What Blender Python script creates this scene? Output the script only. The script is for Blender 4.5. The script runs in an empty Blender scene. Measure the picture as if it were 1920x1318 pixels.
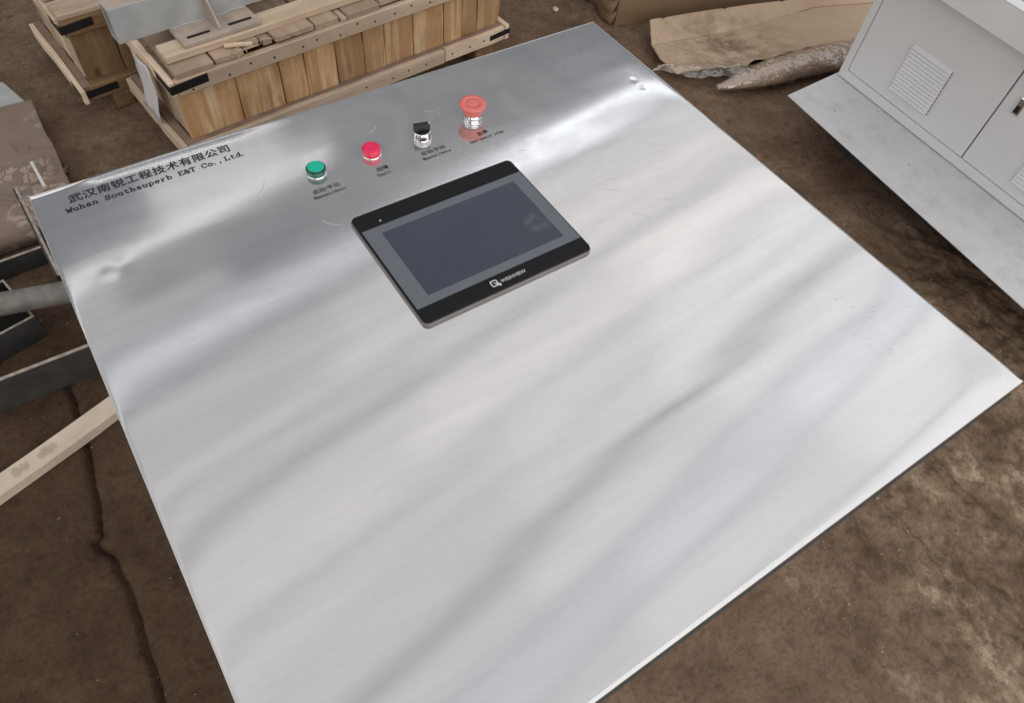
import bpy, bmesh, math, random
import numpy as np
from mathutils import Vector, Matrix
R = math.radians
random.seed(7)
sc = bpy.context.scene
COL = sc.collection

# ------------------------------------------------------------------ camera
cam = bpy.data.cameras.new('camera'); camo = bpy.data.objects.new('camera', cam); COL.objects.link(camo)
cx = Vector((0.83234101, -0.54919352, 0.07479918))      # camera right, up, back in world axes
cy = Vector((0.41267214, 0.70413391, 0.57783834))
cz = Vector((-0.37001371, -0.45009101, 0.8127164))
m = Matrix((cx, cy, cz)).transposed().to_4x4(); m.translation = Vector((-0.41012, -0.52092, 1.52))
camo.matrix_world = m
cam.sensor_fit = 'HORIZONTAL'; cam.sensor_width = 36.0; cam.lens = 36.0 * 1364.4 / 1920.0
cam.clip_start = 0.02; cam.clip_end = 200
sc.camera = camo

# ------------------------------------------------------------------ light: rooflights of the shed, added front fill
w = bpy.data.worlds.new('World'); sc.world = w; w.use_nodes = True
w.node_tree.nodes['Background'].inputs[0].default_value = (0.95, 0.98, 1.05, 1)
w.node_tree.nodes['Background'].inputs[1].default_value = 0.26
sc.view_settings.view_transform = 'Standard'; sc.view_settings.look = 'None'
sc.view_settings.exposure = 0.0; sc.view_settings.gamma = 1.0
ROT = R(10)
def rooflight(y0, y1, x0, x1, rad, colour, z=5.0):
    """a strip of rooflight, laid out in the roof's own axes (turned 10 degrees)"""
    l = bpy.data.lights.new('rooflight', 'AREA'); l.shape = 'RECTANGLE'
    l.size = x1 - x0; l.size_y = y1 - y0
    l.energy = rad * math.pi * l.size * l.size_y; l.color = colour
    o = bpy.data.objects.new('rooflight', l); COL.objects.link(o)
    px, py = (x0 + x1) / 2, (y0 + y1) / 2
    o.location = (px * math.cos(ROT) - py * math.sin(ROT), px * math.sin(ROT) + py * math.cos(ROT), z)
    o.rotation_euler = (0, 0, ROT)
    return o
WARM = (1.0, 0.955, 0.915); NEUT = (1.0, 0.98, 0.96); COOL = (0.92, 0.955, 1.0)
#  y0, y1, radiance, colour; the roof brightens towards the right
for k, (y0, y1, rad, c) in enumerate((
        (-0.9, -0.30, 0.58, NEUT), (-0.26, 0.14, 0.60, COOL), (0.19, 0.62, 0.58, NEUT), (0.74, 1.02, 0.62, NEUT), (1.06, 1.40, 0.60, NEUT), (1.47, 1.80, 0.68, WARM),
        (1.83, 2.09, 0.66, WARM), (2.22, 2.42, 0.68, WARM), (2.50, 2.84, 0.58, WARM), (2.9, 3.3, 0.48, WARM))):
    xa, xb = 1.3 + 0.35 * math.sin(2.1 * k), 3.4 + 0.4 * math.sin(1.3 * k + 1)
    rooflight(y0, y1, -2.4, xa, rad * 0.9, c); rooflight(y0, y1, xa, xb, rad * 1.08, c); rooflight(y0, y1, xb, 9.0, rad * 1.38, c)
rooflight(-3.4, -0.96, -1.0, 9.0, 0.9, NEUT)
for y0, y1, x0, x1, rad, c in (
        (3.58, 3.72, -2.6, 2.2, 1.4, COOL), (3.58, 3.70, 2.2, 9.0, 4.6, COOL),
        (3.95, 4.35, -2.6, 0.9, 0.34, WARM), (4.4, 4.75, -2.6, 0.1, 0.3, NEUT),
        (5.0, 5.1, -2.6, 2.6, 3.0, NEUT), (5.25, 5.9, 0.8, 2.3, 0.5, WARM)):
    rooflight(y0, y1, x0, x1, rad, c)
# the open side of the shed, to the left of the photograph: soft daylight from that side
def side_lamp(loc, rz, tilt, sx, sy, rad, colour):
    l = bpy.data.lights.new('bay_fill', 'AREA'); l.shape = 'RECTANGLE'; l.size = sx; l.size_y = sy
    l.energy = rad * math.pi * sx * sy; l.color = colour
    o = bpy.data.objects.new('bay_fill', l); COL.objects.link(o)
    o.location = loc; o.rotation_euler = (R(90 - tilt), 0, rz)
side_lamp((-6.0, 1.0, 4.0), R(-90), 30, 9.0, 4.0, 1.3, (1.0, 0.985, 0.96))
side_lamp((0.5, -6.0, 3.6), R(0), 25, 12.0, 4.5, 2.5, (1.0, 0.98, 0.95))  # unseen lamp added behind the camera to brighten the crate fronts

# ------------------------------------------------------------------ materials
class NT:
    def __init__(s, name):
        s.m = bpy.data.materials.new(name); s.m.use_nodes = True; s.t = s.m.node_tree
        s.b = s.t.nodes['Principled BSDF']
        s.out = s.t.nodes['Material Output']
    def n(s, kind, **kw):
        x = s.t.nodes.new(kind)
        for k, v in kw.items():
            if k in x.inputs.keys() if hasattr(x.inputs, 'keys') else False: x.inputs[k].default_value = v
            else: setattr(x, k, v)
        return x
    def l(s, a, b): s.t.links.new(a, b)
    def coord(s, kind='Object', scale=(1, 1, 1), rnd=False, rot=(0, 0, 0)):
        tc = s.n('ShaderNodeTexCoord'); mp = s.n('ShaderNodeMapping')
        mp.inputs['Scale'].default_value = scale; mp.inputs['Rotation'].default_value = rot
        s.l(tc.outputs[kind], mp.inputs['Vector'])
        if rnd:
            oi = s.n('ShaderNodeObjectInfo'); mu = s.n('ShaderNodeMath', operation='MULTIPLY'); mu.inputs[1].default_value = 37.0
            s.l(oi.outputs['Random'], mu.inputs[0]); s.l(mu.outputs[0], mp.inputs['Location'])
        return mp.outputs['Vector']
    def noise(s, vec, scale, detail=4, rough=0.55, dist=0.0):
        x = s.n('ShaderNodeTexNoise'); x.inputs['Scale'].default_value = scale; x.inputs['Detail'].default_value = detail
        x.inputs['Roughness'].default_value = rough; x.inputs['Distortion'].default_value = dist
        s.l(vec, x.inputs['Vector']); return x.outputs['Fac']
    def ramp(s, fac, *stops):
        x = s.n('ShaderNodeValToRGB'); e = x.color_ramp.elements
        while len(e) < len(stops): e.new(0.5)
        for i, (p, c) in enumerate(stops):
            e[i].position = p; e[i].color = (*c, 1) if not isinstance(c, (int, float)) else (c, c, c, 1)
        s.l(fac, x.inputs['Fac']); return x.outputs['Color']
    def mix(s, fac, a, b, mode='MIX'):
        x = s.n('ShaderNodeMix', data_type='RGBA', blend_type=mode)
        if isinstance(fac, (int, float)): x.inputs[0].default_value = fac
        else: s.l(fac, x.inputs[0])
        for i, v in ((6, a), (7, b)):
            if isinstance(v, tuple): x.inputs[i].default_value = (*v, 1)
            else: s.l(v, x.inputs[i])
        return x.outputs[2]
    def bump(s, h, strength=0.3, dist=0.01, prev=None):
        x = s.n('ShaderNodeBump'); x.inputs['Strength'].default_value = strength; x.inputs['Distance'].default_value = dist
        s.l(h, x.inputs['Height'])
        if prev is not None: s.l(prev, x.inputs['Normal'])
        return x.outputs['Normal']
    def set(s, **kw):
        for k, v in kw.items():
            k = k.replace('_', ' ')
            i = s.b.inputs[k]
            if isinstance(v, tuple): i.default_value = (*v, 1) if len(v) == 3 else v
            elif isinstance(v, (int, float)): i.default_value = v
            else: s.l(v, i)
        return s

def plain(name, col, rough=0.5, metal=0.0, var=0.12, sc_=30, bump=0.05, **kw):
    t = NT(name); v = t.coord()
    n = t.noise(v, sc_, 5)
    c = t.ramp(n, (0.3, tuple(c * (1 - var) for c in col)), (0.7, tuple(min(1, c * (1 + var)) for c in col)))
    t.set(Base_Color=c, Roughness=rough, Metallic=metal)
    if bump: t.set(Normal=t.bump(n, bump, 0.002))
    for k, x in kw.items(): t.set(**{k: x})
    return t.m

def wood(name, pale, mid, dark, dirt=0.0, grey=0.0):
    """sawn board: grain runs along the board's own x axis"""
    t = NT(name)
    v = t.coord(rnd=True, scale=(1.2, 16, 16))
    g = t.noise(v, 3.0, 6, 0.6, 0.6)
    v2 = t.coord(rnd=True, scale=(3, 90, 90)); f = t.noise(v2, 3.0, 3)
    v3 = t.coord(rnd=True, scale=(0.8, 9, 9)); heart = t.noise(v3, 1.6, 1)
    oi = t.n('ShaderNodeObjectInfo')
    c = t.ramp(g, (0.28, dark), (0.46, mid), (0.66, pale))
    c = t.mix(t.ramp(heart, (0.44, 0.0), (0.54, 0.8)), c, tuple((a_ * 1.6 + b_) / 2.6 for a_, b_ in zip(mid, dark)))
    hv = t.n('ShaderNodeHueSaturation'); t.l(c, hv.inputs['Color'])
    ma = t.n('ShaderNodeMapRange'); ma.inputs['To Min'].default_value = 0.68; ma.inputs['To Max'].default_value = 1.2
    t.l(oi.outputs['Random'], ma.inputs['Value']); t.l(ma.outputs[0], hv.inputs['Value'])
    c = t.mix(t.ramp(f, (0.3, 0.35), (0.62, 0.0)), hv.outputs[0], dark)
    # knots
    vk = t.coord(rnd=True, scale=(5, 11, 11)); vo = t.n('ShaderNodeTexVoronoi'); vo.inputs['Scale'].default_value = 1.0
    t.l(vk, vo.inputs['Vector'])
    c = t.mix(t.ramp(vo.outputs['Distance'], (0.05, 0.85), (0.13, 0.0)), c, tuple(x * 0.35 for x in dark))
    if dirt:
        vd = t.coord(rnd=True); d = t.noise(vd, 9, 5, 0.65)
        c = t.mix(t.ramp(d, (0.42, 0.0), (0.7, dirt)), c, (0.16, 0.115, 0.08))
    if grey: c = t.mix(grey, c, (0.36, 0.29, 0.235))
    t.set(Base_Color=c, Roughness=0.75, Normal=t.bump(f, 0.35, 0.0015, t.bump(g, 0.25, 0.002)))
    t.b.inputs['Specular IOR Level'].default_value = 0.25
    return t.m

M = {}
M['plank'] = wood('crate_plank_wood', (0.80, 0.61, 0.39), (0.62, 0.38, 0.19), (0.36, 0.185, 0.08), 0.35)
M['rail'] = wood('crate_rail_wood', (0.78, 0.64, 0.50), (0.72, 0.56, 0.42), (0.50, 0.35, 0.24), 0.2)
M['cover'] = wood('dusty_cover_wood', (0.62, 0.48, 0.35), (0.52, 0.38, 0.27), (0.34, 0.23, 0.15), 0.4, 0.25)
M['batten'] = wood('pale_batten_wood', (0.78, 0.65, 0.49), (0.7, 0.55, 0.4), (0.5, 0.36, 0.23), 0.15)
M['strip'] = wood('pale_worn_timber', (0.80, 0.72, 0.60), (0.74, 0.64, 0.51), (0.6, 0.48, 0.35), 0.2)
M['brown_shade_wood'] = wood('crate_brown_wood', (0.34, 0.225, 0.12), (0.26, 0.155, 0.075), (0.15, 0.085, 0.04), 0.35)  # brown wood; also paints shade onto the rear crate's front
M['dustytop'] = plain('dust_covered_wood', (0.26, 0.175, 0.13), 0.9, var=0.2, sc_=25, bump=0.2)
M['strap'] = plain('black_steel_strap', (0.018, 0.018, 0.018), 0.4, 0.3)
M['nail'] = plain('rusty_nail', (0.05, 0.032, 0.022), 0.7)
M['paper'] = plain('white_paper', (0.66, 0.64, 0.63), 0.7, var=0.06, sc_=18)

def floor_mat():
    t = NT('packed_earth_floor')
    g = t.coord('Object')
    n1 = t.noise(g, 1.7, 6, 0.6, 0.2); n2 = t.noise(g, 7, 12, 0.72, 0.25); n3 = t.noise(g, 95, 6, 0.7); n5 = t.noise(g, 30, 10, 0.75, 0.1)
    c = t.ramp(n2, (0.32, (0.098, 0.066, 0.045)), (0.5, (0.168, 0.12, 0.086)), (0.66, (0.25, 0.188, 0.14)))
    c = t.mix(t.ramp(n1, (0.38, 0.0), (0.65, 0.5)), c, (0.19, 0.138, 0.10))
    tc = t.n('ShaderNodeTexCoord'); sx = t.n('ShaderNodeSeparateXYZ'); t.l(tc.outputs['Object'], sx.inputs[0])
    mx = t.n('ShaderNodeMapRange'); mx.inputs['From Min'].default_value = 0.3; mx.inputs['From Max'].default_value = 0.7
    my = t.n('ShaderNodeMapRange'); my.inputs['From Min'].default_value = 0.4; my.inputs['From Max'].default_value = -0.1
    t.l(sx.outputs[0], mx.inputs[0]); t.l(sx.outputs[1], my.inputs[0])
    mu = t.n('ShaderNodeMath', operation='MULTIPLY'); t.l(mx.outputs[0], mu.inputs[0]); t.l(my.outputs[0], mu.inputs[1])
    # front right: scuffed, scabby ground with pale worn patches
    gr = t.coord('Object', scale=(3.0, 2.0, 1), rot=(0, 0, R(-24))); n4 = t.noise(gr, 2.6, 12, 0.74, 0.2)
    churn = t.ramp(n4, (0.32, (0.075, 0.05, 0.034)), (0.44, (0.165, 0.118, 0.082)), (0.54, (0.23, 0.172, 0.124)), (0.63, (0.40, 0.325, 0.25)))
    c = t.mix(mu.outputs[0], c, churn)
    c = t.mix(t.ramp(n5, (0.3, 0.75), (0.5, 0.0)), c, (0.06, 0.04, 0.028))
    c = t.mix(t.ramp(n3, (0.35, 0.4), (0.55, 0.0)), c, (0.06, 0.04, 0.028))
    # short dark gouges
    cr = t.coord('Object', scale=(9, 3.2, 1), rot=(0, 0, R(-24))); wv = t.n('ShaderNodeTexVoronoi', feature='DISTANCE_TO_EDGE'); wv.inputs['Scale'].default_value = 1.0
    nz = t.n('ShaderNodeTexNoise'); nz.inputs['Scale'].default_value = 2.5; nz.inputs['Detail'].default_value = 6; t.l(cr, nz.inputs['Vector'])
    t.l(t.mix(0.35, cr, nz.outputs['Color']), wv.inputs['Vector'])
    gg = t.n('ShaderNodeMath', operation='MULTIPLY'); t.l(t.ramp(wv.outputs['Distance'], (0.004, 1.0), (0.035, 0.0)), gg.inputs[0]); t.l(t.ramp(n1, (0.45, 0.0), (0.6, 0.5)), gg.inputs[1])
    g2 = t.n('ShaderNodeMath', operation='MULTIPLY'); t.l(gg.outputs[0], g2.inputs[0]); t.l(mu.outputs[0], g2.inputs[1]); gg = g2
    c = t.mix(gg.outputs[0], c, (0.05, 0.034, 0.024))
    # damp dark earth on the left of the console
    ml = t.n('ShaderNodeMapRange', interpolation_type='SMOOTHSTEP'); ml.inputs['From Min'].default_value = -0.3; ml.inputs['From Max'].default_value = -0.62
    t.l(sx.outputs[0], ml.inputs[0]); my2 = t.n('ShaderNodeMapRange', interpolation_type='SMOOTHSTEP'); my2.inputs['From Min'].default_value = 1.5; my2.inputs['From Max'].default_value = 0.9
    t.l(sx.outputs[1], my2.inputs[0]); mw = t.n('ShaderNodeMath', operation='MULTIPLY'); t.l(ml.outputs[0], mw.inputs[0]); t.l(my2.outputs[0], mw.inputs[1])
    c = t.mix(mw.outputs[0], c, t.mix(1.0, c, (0.46, 0.42, 0.37), 'MULTIPLY'))
    # pale grit
    vo = t.n('ShaderNodeTexVoronoi'); vo.inputs['Scale'].default_value = 38; t.l(g, vo.inputs['Vector'])
    sepc = t.n('ShaderNodeSeparateColor'); t.l(vo.outputs['Color'], sepc.inputs[0])
    th = t.n('ShaderNodeMath', operation='GREATER_THAN'); th.inputs[1].default_value = 0.965; t.l(sepc.outputs[0], th.inputs[0])
    gd = t.ramp(vo.outputs['Distance'], (0.06, 1.0), (0.11, 0.0))
    gm = t.n('ShaderNodeMath', operation='MULTIPLY'); t.l(th.outputs[0], gm.inputs[0]); t.l(gd, gm.inputs[1])
    c = t.mix(1.0, c, (1.22, 1.12, 1.02), 'MULTIPLY')
    c = t.mix(gm.outputs[0], c, (0.40, 0.35, 0.29))
    dk = t.n('ShaderNodeMath', operation='SUBTRACT'); t.l(n5, dk.inputs[0]); t.l(gg.outputs[0], dk.inputs[1])
    t.set(Base_Color=c, Roughness=0.9, Normal=t.bump(n3, 0.3, 0.003, t.bump(dk.outputs[0], 0.6, 0.016, t.bump(n2, 0.5, 0.03))))
    t.b.inputs['Specular IOR Level'].default_value = 0.25
    return t.m
M['floor'] = floor_mat()

def steel_mat():
    t = NT('brushed_stainless_steel')
    v = t.coord('Object'); br = t.coord('Object', scale=(5, 110, 1), rot=(0, 0, R(1.5)))
    b1 = t.noise(br, 1.0, 3, 0.6)
    br2 = t.coord('Object', scale=(2.2, 38, 1), rot=(0, 0, R(-8))); b2 = t.noise(br2, 1.0, 4, 0.6, 0.4)
    sm = t.noise(v, 7, 6, 0.65, 1.2); sm2 = t.noise(v, 26, 6, 0.7, 0.8)
    a = t.n('ShaderNodeMath', operation='MULTIPLY_ADD'); a.inputs[1].default_value = 0.06; a.inputs[2].default_value = 0.075
    t.l(sm, a.inputs[0])
    a2 = t.n('ShaderNodeMath', operation='MULTIPLY_ADD'); a2.inputs[1].default_value = 0.035; t.l(b1, a2.inputs[0]); t.l(a.outputs[0], a2.inputs[2])
    base = t.mix(t.ramp(b2, (0.3, 0.0), (0.7, 1.0)), (0.70, 0.70, 0.705), (0.76, 0.755, 0.75))
    t.set(Base_Color=base, Metallic=1.0, Roughness=a2.outputs[0])
    # thin film of workshop dust
    d = t.n('ShaderNodeBsdfDiffuse'); d.inputs['Color'].default_value = (0.47, 0.44, 0.42, 1)
    ms = t.n('ShaderNodeMixShader')
    tcx = t.n('ShaderNodeTexCoord'); dn = t.n('ShaderNodeVectorMath', operation='DISTANCE'); dn.inputs[1].default_value = (0.10, 0.36, 0.75)
    t.l(tcx.outputs['Object'], dn.inputs[0])
    hand = t.ramp(dn.outputs['Value'], (0.08, 1.0), (0.42, 0.0))          # handled, dusty part round the buttons
    hm = t.n('ShaderNodeMath', operation='MULTIPLY'); t.l(hand, hm.inputs[0]); t.l(t.ramp(sm, (0.3, 0.07), (0.65, 0.32)), hm.inputs[1])
    ad = t.n('ShaderNodeMath', operation='ADD'); t.l(hm.outputs[0], ad.inputs[0]); t.l(t.ramp(sm2, (0.35, 0.01), (0.68, 0.06)), ad.inputs[1])
    ds = ad.outputs[0]
    t.l(ds, ms.inputs[0]); t.l(t.b.outputs[0], ms.inputs[1]); t.l(d.outputs[0], ms.inputs[2])
    t.l(ms.outputs[0], t.out.inputs['Surface'])
    return t.m
M['steel'] = steel_mat()
M['steel_edge'] = plain('folded_steel_edge', (0.62, 0.62, 0.62), 0.3, 1.0, 0.05)
M['scratch'] = plain('bare_scratch', (0.52, 0.505, 0.49), 0.6, var=0.2, sc_=60, bump=0)
M['ink'] = plain('black_print', (0.012, 0.012, 0.014), 0.6, bump=0)
M['chrome'] = plain('chrome', (0.82, 0.82, 0.83), 0.06, 1.0, 0.0, bump=0)
M['estop'] = plain('red_button_plastic', (0.70, 0.17, 0.145), 0.5, var=0.05, bump=0)
M['redlens'] = plain('crimson_lens', (0.72, 0.008, 0.06), 0.18, var=0.0, bump=0, Coat_Weight=0.6)
M['reddisc'] = plain('crimson_lens_top', (0.78, 0.015, 0.09), 0.4, var=0.03, bump=0)
M['greenlens'] = plain('teal_lens', (0.0, 0.2, 0.13), 0.1, var=0.0, bump=0, Coat_Weight=0.8, Transmission_Weight=0.45)
M['greendisc'] = plain('teal_lens_top', (0.0, 0.46, 0.31), 0.35, var=0.02, bump=0)
M['greenrim'] = plain('teal_lens_rim', (0.0, 0.045, 0.035), 0.12, var=0.0, bump=0)  # dark ring painted in place of refraction at the lens edge
M['black'] = plain('black_plastic', (0.012, 0.012, 0.013), 0.4, var=0.05, bump=0)
M['bezel'] = plain('black_bezel_film', (0.008, 0.008, 0.009), 0.5, var=0.05, bump=0.02, sc_=400, Specular_IOR_Level=0.2)
M['gasket'] = plain('grey_bezel_side', (0.17, 0.155, 0.15), 0.35, var=0.1, bump=0)
M['film_grey'] = plain('grey_screen_surround', (0.125, 0.138, 0.155), 0.35, var=0.04, bump=0, Specular_IOR_Level=0.35)
def screen_mat():
    t = NT('dark_screen_glass'); v = t.coord('Object'); n = t.noise(v, 18, 5, 0.6)
    v2 = t.coord('Object', scale=(1, 1, 1)); k = t.noise(v2, 70, 5, 0.7)
    c = t.ramp(n, (0.3, (0.026, 0.036, 0.058)), (0.7, (0.034, 0.042, 0.066)))
    tc = t.n('ShaderNodeTexCoord'); ds = t.n('ShaderNodeVectorMath', operation='DISTANCE'); ds.inputs[1].default_value = (0.098, 0.078, 0.008); t.l(tc.outputs['Object'], ds.inputs[0])
    sm = t.n('ShaderNodeMath', operation='MULTIPLY'); t.l(t.ramp(ds.outputs['Value'], (0.004, 1.0), (0.022, 0.0)), sm.inputs[0]); t.l(t.ramp(k, (0.4, 0.0), (0.62, 0.6)), sm.inputs[1])
    c = t.mix(sm.outputs[0], c, (0.2, 0.23, 0.26))
    t.set(Base_Color=c, Roughness=t.ramp(n, (0.3, 0.14), (0.7, 0.26))); t.b.inputs['Specular IOR Level'].default_value = 0.5
    return t.m
M['screen'] = screen_mat()
M['white'] = plain('white_print', (0.55, 0.55, 0.55), 0.6, bump=0)

def paint_mat(name, col, dirt, rough=0.45):
    t = NT(name); v = t.coord('Object')
    n = t.noise(v, 5, 6, 0.6, 0.4); n2 = t.noise(v, 13, 9, 0.74, 0.15); n3 = t.noise(v, 160, 4, 0.7)
    c = t.ramp(n, (0.3, tuple(x * 0.96 for x in col)), (0.7, tuple(x * 1.03 for x in col)))
    if dirt:
        c = t.mix(t.ramp(n2, (0.5, 0.0), (0.72, dirt)), c, (0.24, 0.225, 0.2))
        c = t.mix(t.ramp(n, (0.52, 0.0), (0.7, dirt * 0.6)), c, (0.34, 0.32, 0.29))
        vo = t.n('ShaderNodeTexVoronoi'); vo.inputs['Scale'].default_value = 34; t.l(v, vo.inputs['Vector'])
        sp = t.n('ShaderNodeSeparateColor'); t.l(vo.outputs['Color'], sp.inputs[0])
        th = t.n('ShaderNodeMath', operation='GREATER_THAN'); th.inputs[1].default_value = 0.9; t.l(sp.outputs[0], th.inputs[0])
        gm = t.n('ShaderNodeMath', operation='MULTIPLY'); t.l(th.outputs[0], gm.inputs[0])
        t.l(t.ramp(vo.outputs['Distance'], (0.05, 0.9), (0.14, 0.0)), gm.inputs[1])
        c = t.mix(gm.outputs[0], c, (0.035, 0.03, 0.027))
    t.set(Base_Color=c, Roughness=rough, Normal=t.bump(n3, 0.06, 0.001))
    return t.m
M['cab'] = paint_mat('grey_cabinet_paint', (0.75, 0.75, 0.745), 0.0)
M['plate'] = paint_mat('dirty_grey_plate_paint', (0.63, 0.63, 0.635), 0.38)
M['gap'] = plain('gap_and_end_shade', (0.01, 0.01, 0.01), 0.8, bump=0)  # black of the door gaps, also painted shade on the louvre ends
M['darksteel'] = plain('dusty_dark_painted_steel', (0.047, 0.044, 0.039), 0.6, 0.0, 0.3, 22, 0.15)
M['steelrim'] = plain('worn_steel_edge', (0.36, 0.31, 0.26), 0.55, 0.0, 0.35, 60, 0.2)
M['pipe'] = plain('dusty_grey_pipe', (0.19, 0.17, 0.15), 0.55, 0.0, 0.3, 30, 0.15)
M['beam'] = plain('grey_painted_beam', (0.40, 0.405, 0.40), 0.5, 0.0, 0.16, 14, 0.08)
M['beamdust'] = plain('dust_on_beam', (0.42, 0.34, 0.28), 0.9, 0.0, 0.2, 20, 0.15)
M['darkhole'] = plain('dark_slot', (0.012, 0.011, 0.01), 0.9, bump=0)  # near-black for slots and for painted shade inside the steelwork

def kraft(name, col, stain, rough=0.8, film=False):
    t = NT(name); v = t.coord('Object'); n = t.noise(v, 4, 5, 0.55, 0.2); n2 = t.noise(v, 12, 8, 0.72, 0.1)
    fl = t.coord('Object', scale=(1, 160, 1)); n3 = t.noise(fl, 1.0, 2)
    c = t.ramp(n, (0.3, tuple(x * 0.93 for x in col)), (0.7, tuple(x * 1.05 for x in col)))
    if stain:
        tc = t.n('ShaderNodeTexCoord'); sx = t.n('ShaderNodeVectorMath', operation='DISTANCE')
        t.l(tc.outputs['Object'], sx.inputs[0]); sx.inputs[1].default_value = (1.70, 1.02, 0.03)
        near = t.ramp(sx.outputs['Value'], (0.06, 1.0), (0.33, 0.03))
        st = t.ramp(n2, (0.4, 0.0), (0.64, stain))
        mm = t.n('ShaderNodeMath', operation='MULTIPLY'); t.l(near, mm.inputs[0]); t.l(st, mm.inputs[1])
        c = t.mix(mm.outputs[0], c, (0.115, 0.068, 0.038))
    t.set(Base_Color=c, Roughness=rough)
    nb = t.bump(n2, 0.06, 0.004, t.bump(n3, 0.05, 0.001))
    t.set(Normal=nb)
    if film:
        cr = t.n('ShaderNodeTexVoronoi', feature='DISTANCE_TO_EDGE'); cr.inputs['Scale'].default_value = 26
        vv = t.coord('Object', scale=(0.7, 1, 1)); nn = t.n('ShaderNodeTexNoise'); nn.inputs['Scale'].default_value = 12
        t.l(vv, nn.inputs['Vector']); t.l(t.mix(0.25, vv, nn.outputs['Color']), cr.inputs['Vector'])
        t.set(Coat_Weight=1.0, Coat_Roughness=0.04, Coat_Normal=t.bump(cr.outputs['Distance'], 0.9, 0.02))
    return t.m
M['carton'] = kraft('brown_carton_board', (0.235, 0.145, 0.082), 0)
M['card'] = kraft('dirty_cardboard', (0.51, 0.38, 0.265), 0.85)
M['rollpaper'] = kraft('kraft_paper_under_film', (0.38, 0.26, 0.165), 0, 0.6, True)
M['tape'] = plain('card_edge', (0.38, 0.26, 0.16), 0.8)
def film_mat():
    t = NT('clear_plastic_film'); v = t.coord('Object'); n = t.noise(v, 22, 3, 0.5, 0.6)
    cr = t.n('ShaderNodeTexVoronoi', feature='DISTANCE_TO_EDGE'); cr.inputs['Scale'].default_value = 17
    nn = t.n('ShaderNodeTexNoise'); nn.inputs['Scale'].default_value = 14; t.l(v, nn.inputs['Vector']); t.l(t.mix(0.12, v, nn.outputs['Color']), cr.inputs['Vector'])
    g = t.n('ShaderNodeBsdfGlossy'); g.inputs['Roughness'].default_value = 0.06; g.inputs['Color'].default_value = (1, 1, 1, 1)
    d = t.n('ShaderNodeBsdfDiffuse'); d.inputs['Color'].default_value = (0.8, 0.7, 0.6, 1)
    tr = t.n('ShaderNodeBsdfTransparent'); tr.inputs['Color'].default_value = (0.95, 0.93, 0.91, 1)
    nb = t.bump(cr.outputs['Distance'], 0.6, 0.02, t.bump(n, 0.3, 0.01)); t.l(nb, g.inputs['Normal']); t.l(nb, d.inputs['Normal'])
    a = t.n('ShaderNodeMixShader'); t.l(t.ramp(cr.outputs['Distance'], (0.01, 0.22), (0.05, 0.10)), a.inputs[0]); t.l(tr.outputs[0], a.inputs[1]); t.l(d.outputs[0], a.inputs[2])
    b = t.n('ShaderNodeMixShader'); b.inputs[0].default_value = 0.13; t.l(a.outputs[0], b.inputs[1]); t.l(g.outputs[0], b.inputs[2])
    t.l(b.outputs[0], t.out.inputs['Surface']); return t.m
M['film'] = film_mat()
def mud_mat():
    t = NT('flaking_dried_mud'); v = t.coord('Object')
    n = t.noise(v, 14, 6, 0.65, 0.2); n2 = t.noise(v, 5.5, 3, 0.5, 0.2); n3 = t.noise(v, 120, 4, 0.6)
    c = t.ramp(n, (0.3, (0.19, 0.138, 0.105)), (0.7, (0.245, 0.185, 0.145)))
    nz = t.n('ShaderNodeTexNoise'); nz.inputs['Scale'].default_value = 20; t.l(v, nz.inputs['Vector'])
    w_ = t.mix(0.05, v, nz.outputs['Color'])
    vo = t.n('ShaderNodeTexVoronoi', feature='DISTANCE_TO_EDGE'); vo.inputs['Scale'].default_value = 38; t.l(w_, vo.inputs['Vector'])
    vc = t.n('ShaderNodeTexVoronoi'); vc.inputs['Scale'].default_value = 38; t.l(w_, vc.inputs['Vector'])
    sp = t.n('ShaderNodeSeparateColor'); t.l(vc.outputs['Color'], sp.inputs[0])
    th = t.n('ShaderNodeMath', operation='GREATER_THAN'); th.inputs[1].default_value = 0.4; t.l(sp.outputs[0], th.inputs[0])
    area = t.ramp(n2, (0.47, 0.0), (0.53, 1.0))
    fl = t.n('ShaderNodeMath', operation='MULTIPLY'); t.l(area, fl.inputs[0]); t.l(th.outputs[0], fl.inputs[1])
    f2 = t.n('ShaderNodeMath', operation='MULTIPLY'); t.l(fl.outputs[0], f2.inputs[0]); t.l(t.ramp(vo.outputs['Distance'], (0.02, 0.0), (0.07, 1.0)), f2.inputs[1])
    c = t.mix(f2.outputs[0], c, (0.36, 0.285, 0.225))
    t.set(Base_Color=c, Roughness=0.85, Normal=t.bump(n3, 0.15, 0.002, t.bump(f2.outputs[0], 0.6, 0.004))); return t.m
M['mud'] = mud_mat()
M['grit'] = plain('mixed_grit', (0.24, 0.19, 0.145), 0.9, var=0.55, sc_=18, bump=0)
M['stone'] = plain('pale_stone', (0.6, 0.57, 0.53), 0.8, var=0.15)
M['stamp'] = plain('brown_stamp_ink', (0.55, 0.42, 0.29), 0.85, bump=0)

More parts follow.
